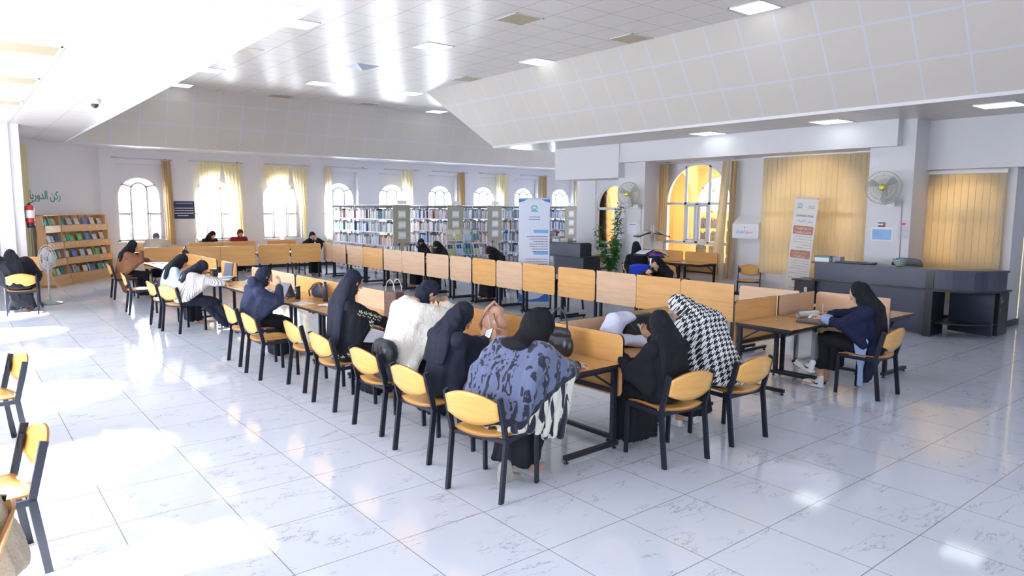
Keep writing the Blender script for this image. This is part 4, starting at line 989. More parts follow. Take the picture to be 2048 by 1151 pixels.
# near the far windows
p9, q9 = person('person slumped on the desk at the first window in a beige coat', 4.35, 20.75, PI/2-.2, (.34, .02, 1.14), (.5, .3, .8), (.5, -.3, .8), top=M_beige, bottom=M_black, scarf=cloth('grey_scarf', (.10, .11, .16)), near=False, face_pitch=1.2, puff=.06, no_scarf_drape=True)
p10, q10 = person('person in dark navy leaning towards the maroon jumper', 6.05, 22.15, -PI/2+.2, (.28, .0, 1.14), top=M_navy, bottom=M_black, scarf=M_black, near=False, face_pitch=.8)
p11, q11 = person('person in a maroon jumper and maroon cap at the second window', 6.85, 22.15, -PI/2-.1, (.20, .10, 1.18), top=M_maroon, bottom=M_black, scarf=cloth('maroon_cap', (.10, .015, .025)), near=False, face_pitch=.6, puff=.03, no_scarf_drape=True)
p12, q12 = person('person with head in hands at the third window, black top and white face mask', 8.35, 20.05, -PI/2, (.22, .0, 1.14), (.30, .10, 1.08), (.30, -.10, 1.08), top=M_black, bottom=M_black, scarf=M_black, near=False, face_pitch=.5, pole_l=(.3, .9, -.6), pole_r=(.3, -.9, -.6), palm_l=(-1, 0, 0), palm_r=(-1, 0, 0), no_scarf_drape=True)
#@@PART5
# ------------------------------------------------------------------ writing
SH = {'ا': ('\uFE8D', '\uFE8E', None, None), 'ب': ('\uFE8F', '\uFE90', '\uFE91', '\uFE92'), 'ت': ('\uFE95', '\uFE96', '\uFE97', '\uFE98'), 'ة': ('\uFE93', '\uFE94', None, None), 'ح': ('\uFEA1', '\uFEA2', '\uFEA3', '\uFEA4'),
      'د': ('\uFEA9', '\uFEAA', None, None), 'ر': ('\uFEAD', '\uFEAE', None, None), 'ز': ('\uFEAF', '\uFEB0', None, None), 'ص': ('\uFEB9', '\uFEBA', '\uFEBB', '\uFEBC'), 'ق': ('\uFED5', '\uFED6', '\uFED7', '\uFED8'), 'ك': ('\uFED9', '\uFEDA', '\uFEDB', '\uFEDC'),
      'ل': ('\uFEDD', '\uFEDE', '\uFEDF', '\uFEE0'), 'م': ('\uFEE1', '\uFEE2', '\uFEE3', '\uFEE4'), 'ن': ('\uFEE5', '\uFEE6', '\uFEE7', '\uFEE8'), 'و': ('\uFEED', '\uFEEE', None, None), 'ي': ('\uFEF1', '\uFEF2', '\uFEF3', '\uFEF4'), 'ع': ('\uFEC9', '\uFECA', '\uFECB', '\uFECC'),
      'ف': ('\uFED1', '\uFED2', '\uFED3', '\uFED4'), 'ه': ('\uFEE9', '\uFEEA', '\uFEEB', '\uFEEC'), 'س': ('\uFEB1', '\uFEB2', '\uFEB3', '\uFEB4'), 'خ': ('\uFEA5', '\uFEA6', '\uFEA7', '\uFEA8'), 'ء': ('\uFE80', None, None, None)}
def arabic(s):
    out = []
    for i, ch in enumerate(s):
        if ch not in SH: out.append(ch); continue
        pj = i > 0 and s[i-1] in SH and SH[s[i-1]][2] is not None; nj = i+1 < len(s) and s[i+1] in SH and SH[s[i+1]][1] is not None
        iso, fin, ini, med = SH[ch]
        out.append(med if pj and nj and med else fin if pj and fin else ini if nj and ini else iso)
    return ''.join(out[::-1])
def text(name, s, size, mat, origin, right, upv, parent=None, width=None, align='CENTER', depth=.002, bold=0):
    cu = bpy.data.curves.new(name, 'FONT'); cu.body = s; cu.size = size; cu.align_x = align; cu.align_y = 'CENTER'; cu.extrude = depth; cu.offset = bold
    o = bpy.data.objects.new(name, cu); C.objects.link(o)
    dg = bpy.context.evaluated_depsgraph_get(); me = bpy.data.meshes.new_from_object(o.evaluated_get(dg)); bpy.data.objects.remove(o); 
    o = bpy.data.objects.new(name, me); C.objects.link(o)
    if width:
        xs = [v.co.x for v in me.vertices]; k = width/(max(xs)-min(xs))
        for v in me.vertices: v.co.x *= k
    me.materials.clear(); me.materials.append(mat)
    r_, u_ = Vector(right).normalized(), Vector(upv).normalized(); n_ = r_.cross(u_)
    m = Matrix((r_, u_, n_)).transposed().to_4x4(); m.translation = Vector(origin); o.matrix_world = m
    if parent: o.parent = parent; o.matrix_parent_inverse = parent.matrix_world.inverted() if parent.parent is None else Matrix.Identity(4)
    return o
def tparent(root):   # matrices of freshly made roots are not evaluated yet: build them by hand
    return Matrix.Translation(root.location) @ root.rotation_euler.to_matrix().to_4x4()
M_green = plain('green_letters', (.05, .32, .22), .5)
M_red = plain('red_ink', (.70, .05, .06), .5)
M_blue = plain('blue_ink', (.03, .22, .65), .5)
M_ink = plain('dark_ink', (.04, .05, .16), .5)
M_whiteink = plain('white_ink', (.85, .85, .88), .5)
M_paper = plain('paper_white', (.82, .83, .88), .6)
def lines(bm, o, r, u, w, n, gap, h=.006, seed=1, ragged=.3, right_al=True, th=.001):
    """rows of small illegible print as broken bars; o top right (or left) corner"""
    rd = random.Random(seed); o, r, u = Vector(o), Vector(r).normalized(), Vector(u).normalized(); nn = r.cross(u)
    for i in range(n):
        L = w*(1-ragged*rd.random()); x = 0
        while x < L:
            ln = min(L-x, .02+.05*rd.random()); a = o - u*gap*i + (r*(-x) if right_al else r*x); b = a + (r*(-ln) if right_al else r*ln)
            prism(bm, [(0, 0), (ln, 0), (ln, h), (0, h)], min((a, b), key=lambda q: q.dot(r)), r, u, nn*th); x += ln + .008
# sign on the corner wall: "periodicals corner"
cd3 = Vector((*cdir, 0)); co3 = Vector((*cout, 0)); base = Vector((*ca, 0))
g = text('wall_lettering', arabic('ركن الدوريات'), .30, M_green, base + cd3*2.32 + Vector((0, 0, 2.25)) - co3*.004, -cd3, (0, 0, 1), width=1.35, depth=.003, bold=.004)
tag(g, 'green Arabic lettering on the corner wall above the pamphlet shelves', 'wall sign')

# ------------------------------------------------------------------ pamphlet shelves in the corner
t = thing('pamphlet_shelf', 'tall light wooden pamphlet shelf of four tiers in the corner', 'shelf', (0, 0, 0))
M_kw = wood('kiosk_wood', (.62, .34, .15), (.70, .41, .20), .4, 'Z')
M_kw2 = wood('kiosk_front_wood', (.66, .38, .17), (.74, .46, .23), .35, 'X')
tiers = [(.25, .50, .66), (.66, .91, 1.07), (1.07, 1.33, 1.49), (1.49, 1.76, 1.76)]
def kpt(s, d, z): return base + cd3*s - co3*d + Vector((0, 0, z))
cells = []
for (s0, s1, nc, kn, tw_) in ((.16, 2.02, 6, 'right wing', 0), (2.04, 2.95, 4, 'left wing', .28)):
    def K_(s, d, z, s0=s0, tw_=tw_): return kpt(s, d + (s-s0)*tw_ + .01, z)
    def kb(bm, a0, a1, d0, d1, z0, z1):
        P = [K_(a, d, z) for z in (z0, z1) for a, d in ((a0, d0), (a1, d0), (a1, d1), (a0, d1))]; vs = [bm.verts.new(p) for p in P]
        for f in ((0, 1, 2, 3), (7, 6, 5, 4), (0, 4, 5, 1), (1, 5, 6, 2), (2, 6, 7, 3), (3, 7, 4, 0)): bm.faces.new([vs[i] for i in f])
    bm = BM(); kb(bm, s0, s1, .0, .02, 0, 1.76); obj('back_panel', bm, M_kw, t)
    bm = BM(); kb(bm, s0, s1, .02, .42, 0, .06); kb(bm, s0, s1, .40, .44, 0, .13); kb(bm, s0, s1, .38, .41, .13, .27); obj('plinth', bm, M_kw2, t)
    for s in (s0, s1-.02):
        bm = BM(); kb(bm, s, s+.02, 0, .40, 0, .26); kb(bm, s, s+.02, 0, .34, .26, .67); kb(bm, s, s+.02, 0, .29, .67, 1.08); kb(bm, s, s+.02, 0, .24, 1.08, 1.50); kb(bm, s, s+.02, 0, .19, 1.50, 1.765); obj('side_panel', bm, M_kw, t)
    for k, (zb, zo, zt) in enumerate(tiers):
        dp = .37 - .05*k
        bm = BM(); kb(bm, s0, s1, .02, dp, zb-.005, zb+.012); obj('shelf_board', bm, M_kw, t)
        if zt > zo: bm = BM(); kb(bm, s0, s1, dp-.06, dp-.035, zo, zt); obj('front_board', bm, M_kw2, t)
        else: bm = BM(); kb(bm, s0, s1, 0, dp, 1.748, 1.765); obj('top_board', bm, M_kw, t)
        for i in range(1, nc):
            s = s0 + (s1-s0)*i/nc; bm = BM(); kb(bm, s-.006, s+.006, .02, dp-.15, zb+.012, zo); obj('divider', bm, M_kw, t)
        for i in range(nc): cells.append((K_, s0 + (s1-s0)*(i+.5)/nc, dp-.055, zb+.014, (s1-s0)/nc, k, kn, i))
        bm = BM()
        for i in range(nc):
            if random.random() < .7:
                s = s0+(s1-s0)*(i+.5)/nc; z = zt-.06 if zt > zo else 0
                if z: kb(bm, s-.03, s+.03, dp-.035, dp-.033, z-.01, z+.012)
        if bm.verts: obj('label_strip', bm, M_paper, t)
        else: bm.free()
PC = {'white': (.75, .78, .82), 'blue': (.05, .22, .70), 'green': (.12, .50, .20), 'pale blue': (.45, .60, .78), 'teal': (.05, .42, .50), 'grey': (.30, .30, .32)}
PM = {k: plain('pamphlet_'+k.replace(' ', '_'), v, .4, var=.25, bump=.01, bscale=14) for k, v in PC.items()}
tn = ['bottom', 'lower', 'upper', 'top']
rd = random.Random(5)
def at_basis(o, r, u, n, loc):
    m = Matrix((Vector(r).normalized(), Vector(u).normalized(), Vector(n).normalized())).transposed().to_4x4(); m.translation = Vector(loc); o.matrix_world = m
protoP = {}
for K_, s, d, z, wd, k, kn, i in cells:
    for j in range(1 if rd.random() < .55 else 2):
        col = rd.choice(list(PC)[:5] if rd.random() < .8 else ['white', 'grey']); 
        if col not in protoP:
            bm = BM(); box(bm, -.085, .085, 0, .20, -.006, .006, .002); o = obj('pamphlet', bm, PM[col]); protoP[col] = o
        else: o = protoP[col].copy(); C.objects.link(o)
        r_ = (K_(s, d, 0)-K_(s+1, d, 0)); r_.normalize(); ln = .25+.15*rd.random(); up_ = (Vector((0, 0, 1)) + co3*ln).normalized()
        at_basis(o, r_, r_.cross(up_).cross(r_), -r_.cross(up_) if False else r_.cross(up_), K_(s + (j-.4)*.05, d-.055-.022*j, z))
        o.scale = (min(1, wd/.20), .75+.25*rd.random(), 1)
        ps = o.matrix_world.copy()
        tag(o, '%s pamphlet, %s tier of the %s, %s compartment from the right%s' % (col, tn[k], kn, ['first', 'second', 'third', 'fourth', 'fifth', 'sixth'][i], ', front one' if j else ''), 'pamphlet', 'pamphlets in the corner shelf')

# ------------------------------------------------------------------ metal book stacks
M_stack = plain('stack_metal_olive', (.36, .35, .28), .45)
M_stackl = plain('stack_metal_grey', (.52, .53, .58), .4)
LV = [.14, .53, .91, 1.29, 1.67]
YN = 17.6
def stack(x0, x1, y0, y1, label, sign=True):
    t = thing('book_stack', label, 'bookcase', ((x0+x1)/2, y0, 0), 0, 'metal book stacks'); hx = (x1-x0)/2; L = y1-y0; nb = 5
    bm = BM(); box(bm, -hx, hx, -.03, 0, 0, .10); box(bm, -hx, hx, -.02, 0, .98, 2.06); box(bm, -.06, .06, -.05, .0, .1, .98); obj('end_panel', bm, M_stack, t)
    for i in range(nb+1):
        bm = BM(); y = L*i/nb; box(bm, -.03, .03, y-.02 if i else y, y+.02, 0, 2.07); box(bm, -hx, hx, y-.008 if i else y, y+.008, 1.98, 2.07); obj('upright', bm, M_stackl, t)
    for i in range(nb):
        for z in LV:
            bm = BM(); box(bm, -hx, hx, L*i/nb+.01, L*(i+1)/nb-.01, z-.03, z); obj('shelf', bm, M_stackl, t)
    bm = BM(); box(bm, -hx, hx, 0, L, 2.05, 2.075); obj('top_panel', bm, M_stackl, t)
    if sign:
        bm = BM(); box(bm, -hx*.5, hx*.55, -.035, -.02, 2.09, 2.20, .004); obj('section_sign', bm, M_paper, t)
        for i in range(3):
            bm = BM(); z = 1.80-.30*i; box(bm, -hx*.45, hx*.45, -.035, -.022, z-.10, z+.11); o = obj('label_holder', bm, plain('holder_grey', (.62, .66, .64), .3), t)
            bm = BM(); box(bm, -hx*.36, hx*.36, -.038, -.035, z-.05, z+.07); obj('label_card', bm, M_paper, o)
    return t
SX = [(9.80, 10.36), (11.65, 12.2), (13.15, 13.7), (14.85, 15.4), (16.45, 17.0), (18.2, 18.75)]
ST = ['first book stack from the left, the longest one in view', 'second book stack, behind the first one', 'third book stack, behind the magazine rack', 'fourth book stack, mostly behind the roll-up banner', 'fifth book stack, behind the desk with piled books', 'last book stack before the white wall edge']
for (a, b), l in zip(SX, ST): stack(a, b, YN, YN+4.0, l)
BC = {'white': (.66, .66, .72), 'dark blue': (.04, .07, .22), 'blue': (.10, .24, .52), 'light blue': (.36, .56, .74), 'red': (.36, .08, .09), 'teal': (.08, .27, .29), 'black': (.04, .04, .05), 'cream': (.56, .52, .43), 'green': (.10, .24, .16), 'orange': (.58, .26, .14), 'pink': (.62, .45, .50), 'grey': (.33, .34, .38)}
BMAT = {k: plain('book_'+k.replace(' ', '_'), v, .45, var=.35, bump=.01, bscale=9) for k, v in BC.items()}
M_page = plain('book_pages', (.72, .70, .62), .8)
protoB = {}; count = [0]; rest = []
rb = random.Random(11)
def shelf_books(x, y0, y1, z, face, which, lev, bay=0):
    y = y0; made = []
    pal = ['white', 'grey', 'white'] + rb.choice([['white', 'cream', 'grey', 'white', 'pink', 'blue'], ['dark blue', 'blue', 'white', 'light blue'], ['red', 'pink', 'white', 'orange', 'white'], ['teal', 'green', 'dark blue', 'grey', 'white'], ['white', 'light blue', 'white', 'black', 'cream', 'red']])
    while y < y1-.06:
        th = rb.uniform(.030, .056); hh = rb.uniform(.20, .29); dd = rb.uniform(.17, .21); col = rb.choice(pal) if rb.random() < .8 else rb.choice(list(BC))
        if rb.random() < .05: y += .08; continue
        c = (x + face*-.0 - face*dd/2, y+th/2, z)
        if which is not None and count[0] < 296:
            count[0] += 1
            if col not in protoB:
                bm = BM(); prism(bm, [(-.5, -.5), (.44, -.5), (.5, -.3), (.5, .3), (.44, .5), (-.5, .5)], (0, 0, 0), (1, 0, 0), (0, 1, 0), (0, 0, 1)); box(bm, -.505, -.49, -.38, .38, .03, .97, 0, 1)
                o = obj('book', bm, [BMAT[col], M_page]); protoB[col] = o
            else: o = protoB[col].copy(); C.objects.link(o)
            o.location = c; o.scale = (dd, th*.96, hh); o.rotation_euler = (0, 0, PI if face < 0 else 0)
            made.append((o, col))
        else: rest.append((c, dd, th*.96, hh, col))
        y += th
    n_ = len(made)
    for i, (o, col) in enumerate(made):
        a_ = made[i+1][1] if i+1 < n_ else None; b_ = made[i-1][1] if i else None
        nb_ = 'between %s and %s' % (a_, b_) if a_ and b_ else ('at the left end' if b_ else 'at the right end')
        tag(o, '%s book %s, %s shelf, section %s, %s stack' % (col, nb_, ['floor', 'lower', 'middle', 'second', 'top'][lev], ['one', 'two', 'three', 'four', 'five'][bay], which.split()[0]), 'book', 'books on the metal stacks')
first_names = ['first book stack', 'second book stack', 'third book stack', 'fourth book stack', 'fifth book stack', 'last book stack']
plan = []
for lev in (4, 3, 2):
    for i in range(5): plan.append((0, lev, i, True))
for si in (1, 2):
    for i in range(5): plan.append((si, 4, i, True))
for si in range(6):
    for lev in (4, 3, 2, 1, 0):
        for i in range(5):
            if (si, lev, i, True) not in plan: plan.append((si, lev, i, False))
for si, lev, i, ind in plan:
    a, b = SX[si]; y0 = YN + .8*i + .03; shelf_books(a+.005, y0, y0+.76, LV[lev], -1, first_names[si] if ind else None, lev, i)
for si in range(5):
    for lev in (4, 3, 2):
        for i in range(2): shelf_books(SX[si][1]-.005, YN+.8*i+.03, YN+.8*i+.79, LV[lev], 1, None, lev)
bm = BM(); mats = list(BC)
for c, dd, th, hh, col in rest: box(bm, c[0]-dd/2, c[0]+dd/2, c[1]-th/2, c[1]+th/2, c[2], c[2]+hh, 0, mats.index(col))
o = obj('books', bm, [BMAT[m] for m in mats]); tag(o, 'all the remaining closely packed books on the lower and farther stack shelves', 'books', None, 'stuff')

# ------------------------------------------------------------------ magazine rack
t = thing('magazine_rack', 'white wire magazine rack standing in front of the second book stack', 'magazine rack', (10.1, 14.65, 0), 0)
bm = BM()
for x in (-.55, .55):
    tube(bm, [(x-.09, -.20, 0), (x-.05, -.05, 1.35), (x, 0, 1.48), (x+.05, .05, 1.35), (x+.09, .2, 0)], .014, 6)
obj('wire_side', bm, M_frame, t)
for k in range(4):
    bm = BM(); z = 1.18-.36*k; yy = -.07-.05*k
    for zz in (0, .06, .12): tube(bm, [(-.55, yy, z+zz), (.55, yy, z+zz)], .006, 5)
    for i in range(12): tube(bm, [(-.5+i*.09, yy-.05, z), (-.5+i*.09, yy, z+.25)], .004, 4)
    obj('wire_pocket', bm, M_frame, t)
mc = [('cream', BMAT['cream']), ('yellow green', plain('mag_yg', (.55, .60, .28), .4)), ('white and blue', PM['pale blue']), ('dark teal', BMAT['teal'])]
for k in range(3):
    for i in range(4):
        bm = BM(); box(bm, -.10, .10, -.006, .006, 0, .29, .002); prism(bm, [(-.07, .16), (.07, .16), (.07, .26), (-.07, .26)], (0, -.0062, 0), (1, 0, 0), (0, 0, 1), (0, -.001, 0), 1)
        nm, mt = mc[(i+k) % 4]; o = obj('magazine', bm, [mt, BMAT['dark blue'] if k else M_page]); o.location = (10.1-.40+i*.265, 14.65-.10-.05*k, 1.19-.36*k); o.rotation_euler = (-.22, 0, 0)
        tag(o, '%s magazine in the %s pocket row, %s from the left' % (nm, ['top', 'middle', 'bottom'][k], ['first', 'second', 'third', 'fourth'][i]), 'magazine', 'magazines in the wire rack')

# ------------------------------------------------------------------ roll-up banners
def emblem(bm_list, o, r, u, s, parent):
    """arched emblem: arch ring, book and base"""
    o, r, u = Vector(o), Vector(r).normalized(), Vector(u).normalized(); n = r.cross(u)
    bm = BM(); pts = [(x*s, z*s) for x, z in [(-1, -.2)] + arc(0, .2, 1, 180, 0, 12) + [(1, -.2), (.72, -.2)] + arc(0, .2, .72, 0, 180, 12) + [(-.72, -.2)]]
    for (a, b), (c, d) in zip(pts[:14], pts[:13:-1] if False else pts[14:][::-1]):
        pass
    outer = arc(0, .2, 1, 180, 0, 12); inner = arc(0, .2, .72, 180, 0, 12)
    for i in range(12):
        prism(bm, [(outer[i][0]*s, outer[i][1]*s), (outer[i+1][0]*s, outer[i+1][1]*s), (inner[i+1][0]*s, inner[i+1][1]*s), (inner[i][0]*s, inner[i][1]*s)], o, r, u, n*.001)
    prism(bm, [(-s, -.55*s), (s, -.55*s), (s, -.3*s), (-s, -.3*s)], o, r, u, n*.001); obj('emblem_arch', bm, plain('emblem_green', (.08, .40, .36), .4), parent)
    bm = BM(); prism(bm, [(-.55*s, -.2*s), (0, -.3*s), (.55*s, -.2*s), (.55*s, .35*s), (0, .25*s), (-.55*s, .35*s)], o, r, u, n*.001); obj('emblem_book', bm, plain('emblem_blue', (.15, .45, .75), .4), parent)
def banner(loc, rz, w, h, label, mat, lean=0):
    t = thing('roll_up_banner', label, 'banner', loc, rz)
    bm = BM(); box(bm, -w/2-.02, w/2+.02, -.09, .09, 0, .07, .01); obj('base', bm, M_stackl, t)
    bm = BM(); tube(bm, [(0, .05, .05), (0, .03, h)], .01, 6); obj('pole', bm, M_stackl, t)
    bm = BM(); box(bm, -w/2, w/2, -.012, .012, h-.01, h+.02, .004); obj('top_rail', bm, M_stackl, t)
    bm = BM(); box(bm, -w/2, w/2, -.004, 0, .07, h); obj('panel', bm, mat, t)
    return t
bt = banner((9.42, 11.0, 0), -.70, .64, 2.20, 'white and blue roll-up banner with an arched emblem, standing behind the back row', plain('banner_vinyl', (.66, .72, .86), .18))
M_bblue = plain('banner_blue', (.06, .18, .62), .25)
for sx in (-1, 1):
    bm = BM(); prism(bm, [(sx*.32, 2.19), (sx*.14, 2.19), (sx*.22, 2.15), (sx*.32, 2.12)], (0, -.005, 0), (1, 0, 0), (0, 0, 1), (0, -.001, 0)); obj('printed_corner', bm, M_bblue, bt)
bm = BM(); prism(bm, [(-.32, .07), (.32, .07), (.32, .36), (.24, .24), (.10, .14), (-.14, .10), (-.24, .20), (-.32, .26)], (0, -.005, 0), (1, 0, 0), (0, 0, 1), (0, -.001, 0)); obj('printed_corner', bm, M_bblue, bt)
emblem(None, (0, -.006, 1.98), (1, 0, 0), (0, 0, 1), .075, bt)
M_mid = plain('banner_midblue', (.18, .42, .80), .3)
for z in (1.53, 1.08): bm = BM(); prism(bm, [(0, z-.03), (.29, z-.03), (.29, z+.035), (-.02, z+.035)], (0, -.005, 0), (1, 0, 0), (0, 0, 1), (0, -.001, 0)); obj('heading_bar', bm, M_mid, bt)
bm = BM(); lines(bm, (.28, -.0055, 1.42), (1, 0, 0), (0, 0, 1), .50, 7, .052, .012, 3, .55); lines(bm, (.28, -.0055, .95), (1, 0, 0), (0, 0, 1), .52, 7, .052, .012, 4, .5); lines(bm, (.12, -.0055, 1.82), (1, 0, 0), (0, 0, 1), .26, 2, .05, .012, 6, .2); obj('printed_text', bm, M_ink, bt)

b2 = banner((13.35, 7.42, 0.018), -PI/2+.12, .46, 2.22, 'tall cream roll-up banner reading LEARNING ZONE beside the dark counter', plain('banner_cream', (.66, .62, .58), .35))
b2.rotation_euler = (0, .075, -PI/2+.12)
emblem(None, (-.12, -.006, 2.05), (1, 0, 0), (0, 0, 1), .055, b2)
M_rust = plain('banner_rust', (.42, .13, .07), .4)
def btext(s, size, mat, x, z, parent, width=None, bold=0):
    cu = bpy.data.curves.new('t', 'FONT'); cu.body = s; cu.size = size; cu.align_x = 'CENTER'; cu.align_y = 'CENTER'; cu.extrude = .0006; cu.offset = bold
    o = bpy.data.objects.new('t', cu); C.objects.link(o); dg = bpy.context.evaluated_depsgraph_get(); me = bpy.data.meshes.new_from_object(o.evaluated_get(dg)); bpy.data.objects.remove(o)
    if width:
        xs = [v.co.x for v in me.vertices]; k = width/max(1e-6, max(xs)-min(xs)); 
        for v in me.vertices: v.co.x *= k
    for v in me.vertices: v.co = Vector((x+v.co.x, -.006-v.co.z, z+v.co.y))
    me.materials.clear(); me.materials.append(mat); o = bpy.data.objects.new('lettering', me); C.objects.link(o); o.parent = parent
    return o
btext('BRITISH\nCOUNCIL', .035, M_bblue, .11, 2.05, b2, .15)
btext('LEARNING ZONE', .06, M_ink, 0, 1.87, b2, .34)
btext(arabic('ركن القراءة'), .07, M_bblue, 0, 1.77, b2, .32)
for z0, z1 in ((1.50, 1.67), (1.02, 1.18)): bm = BM(); prism(bm, rrect(.40, z1-z0, .02, 3, (1, 1, 1, 1), -.20, z0), (0, -.005, 0), (1, 0, 0), (0, 0, 1), (0, -.001, 0)); obj('heading_bar', bm, M_rust, b2)
btext(arabic('خدمة القراءة'), .055, M_whiteink, 0, 1.62, b2, .32); btext(arabic('العلمية والقراءة'), .055, M_whiteink, 0, 1.545, b2, .32)
btext(arabic('مصادر القراءة'), .055, plain('banner_yellow', (.75, .6, .2), .4), 0, 1.13, b2, .26); btext(arabic('ركن القراءة'), .055, M_whiteink, 0, 1.06, b2, .22)
bm = BM(); lines(bm, (.20, -.0055, 1.45), (1, 0, 0), (0, 0, 1), .40, 7, .055, .008, 13, .5); lines(bm, (.20, -.0055, .96), (1, 0, 0), (0, 0, 1), .40, 12, .05, .008, 14, .5); obj('printed_text', bm, plain('banner_text_brown', (.25, .16, .16), .5), b2)
bm = BM(); prism(bm, [(-.2, .12), (.2, .12), (.2, .32), (-.2, .32)], (0, -.005, 0), (1, 0, 0), (0, 0, 1), (0, -.001, 0)); obj('printed_picture', bm, plain('picture_brown', (.35, .15, .08), .5, var=.7, bump=.01, bscale=25), b2)

# ------------------------------------------------------------------ reception counter on the right
M_ctr = plain('counter_navy_laminate', (.055, .065, .11), .28)
M_ctrd = plain('counter_black_laminate', (.022, .023, .032), .3)
t = thing('reception_counter', 'long dark navy reception counter with a curved right end', 'counter', (0, 0, 0))
cx, cy, R0 = 12.98, 4.45, .84
def arcp(r, a0=180, a1=262, n=12): return [(cx + r*math.cos(math.radians(a0+(a1-a0)*k/n)), cy + r*math.sin(math.radians(a0+(a1-a0)*k/n))) for k in range(n+1)]
bm = BM(); prism(bm, [(12.10, 4.45), (12.10, 6.42), (12.45, 6.42), (12.45, 4.45)], (0, 0, 1.055), (1, 0, 0), (0, 1, 0), (0, 0, .03)); o1 = obj('counter_top', bm, M_ctr, t)
bm = BM(); oa = arcp(R0+.03); ia = arcp(R0-.30); prism(bm, oa + ia[::-1], (0, 0, 1.055), (1, 0, 0), (0, 1, 0), (0, 0, .03)); obj('curved_top', bm, M_ctr, t)
bm = BM(); prism(bm, [(12.14, 4.50), (12.14, 6.38), (12.17, 6.38), (12.17, 4.50)], (0, 0, .77), (1, 0, 0), (0, 1, 0), (0, 0, .285)); obj('front_panel', bm, M_ctr, t)
bm = BM(); oa = arcp(R0); ia = arcp(R0-.03); prism(bm, oa + ia[::-1], (0, 0, .77), (1, 0, 0), (0, 1, 0), (0, 0, .285)); obj('curved_front_panel', bm, M_ctr, t)
bm = BM(); prism(bm, [(12.12, 4.45), (12.12, 6.40), (12.75, 6.40), (12.75, 4.45)], (0, 0, .735), (1, 0, 0), (0, 1, 0), (0, 0, .03)); prism(bm, arcp(R0+.02) + [(cx, cy)], (0, 0, .735), (1, 0, 0), (0, 1, 0), (0, 0, .03)); obj('desk_surface', bm, M_ctrd, t)
bm = BM(); prism(bm, [(12.22, 4.50), (12.22, 6.36), (12.25, 6.36), (12.25, 4.50)], (0, 0, .04), (1, 0, 0), (0, 1, 0), (0, 0, .695)); obj('lower_panel', bm, M_ctr, t)
for y in (4.43, 6.36):
    bm = BM(); box(bm, 12.14, 12.72, y, y+.035, 0, .735); obj('side_panel', bm, M_ctrd, t)
bm = BM(); box(bm, 12.13, 12.17, 4.40, 4.52, 0, 1.06); obj('corner_post', bm, M_ctrd, t)
bm = BM(); bar(bm, (12.93, 4.42, .39), (12.77, 3.74, .39), .03, .72); obj('end_panel', bm, M_ctr, t)
bm = BM(); prism(bm, arcp(R0-.12) + [(cx-.02, cy)], (0, 0, .20), (1, 0, 0), (0, 1, 0), (0, 0, .02)); obj('low_shelf', bm, M_ctrd, t)
t = thing('drawer_cabinet', 'narrow dark cabinet with peeling patches at the right end of the counter', 'cabinet', (13.25, 3.95, 0), 0)
bm = BM(); box(bm, -.20, .25, -.20, .25, 0, .70, .005); obj('carcass', bm, plain('dark_umber', (.035, .03, .035), .4), t)
bm = BM(); box(bm, -.23, .28, -.23, .28, .70, .725, .004); obj('top', bm, M_ctrd, t)
bm = BM()
for z, x in ((.62, -.13), (.55, -.10), (.56, -.05), (.42, -.13)): box(bm, x-.015, x+.015, -.204, -.199, z-.02, z+.02)
obj('peeled_patch', bm, plain('peeled', (.4, .33, .32), .6), t)
t = thing('side_table', 'small dark stand with white stickers at the left end of the counter', 'stand', (12.85, 6.85, 0), 0)
bm = BM(); box(bm, -.20, .20, -.18, .18, .03, .66); obj('carcass', bm, M_ctrd, t)
bm = BM(); box(bm, -.25, .25, -.22, .22, .66, .69, .005); obj('top', bm, M_ctrd, t)
bm = BM()
for y, z in ((-.05, .5), (.12, .42), (.12, .27)): box(bm, -.205, -.20, y-.03, y+.03, z-.045, z+.045)
obj('sticker', bm, M_paper, t)
# things on the counter
t = thing('bowl', 'patterned green and white bowl on the counter', 'bowl', (12.32, 5.0, 1.086), 0)
m_, nt, b = new_mat('bowl_pattern'); ck = nd(nt, 'ShaderNodeTexWave'); ck.inputs['Scale'].default_value = 26; ck.inputs['Distortion'].default_value = 6; tc = nd(nt, 'ShaderNodeTexCoord'); nt.links.new(tc.outputs['Object'], ck.inputs['Vector'])
rr = nd(nt, 'ShaderNodeValToRGB'); rr.color_ramp.elements[0].color = (.03, .20, .18, 1); rr.color_ramp.elements[1].color = (.70, .72, .55, 1); nt.links.new(ck.outputs['Fac'], rr.inputs[0]); nt.links.new(rr.outputs[0], b.inputs['Base Color'])
bm = BM(); lathe(bm, [(.05, 0), (.06, .01), (.10, .06), (.125, .115), (.128, .12), (.118, .118), (.09, .06), (.05, .02), (0, .02)], n=24); obj('basin', bm, m_, t)
bm = BM(); box(bm, -.06, .07, -.05, .05, .09, .135, .008); o = obj('tissue_pack', bm, BMAT['blue']); o.location = (12.32, 4.98, 1.086); tag(o, 'blue packet lying in the patterned bowl', 'packet')
for (y, z, sx, sy, sz, col, l) in ((6.27, 1.086, .10, .13, .075, M_paper, 'white box with a photo print on the counter top, at the left'), (6.27, 1.161, .11, .15, .028, BMAT['teal'], 'teal folder lying over the white box on the counter'), (6.02, 1.086, .08, .07, .10, BMAT['grey'], 'grey box standing beside the teal folder on the counter')):
    bm = BM(); box(bm, -sx, sx, -sy, sy, 0, sz, .004); o = obj('box', bm, col); o.location = (12.28, y, z); tag(o, l, 'box')
bm = BM(); box(bm, -.10, .10, -.32, .32, 0, .03, .008); o = obj('tray', bm, M_ctrd); o.location = (12.30, 5.72, 1.086); o.rotation_euler = (0, 0, .05); tag(o, 'flat black tray on the counter right of the grey box', 'tray')
bm = BM(); box(bm, -.03, .03, -.22, .22, .5, .95, .02)
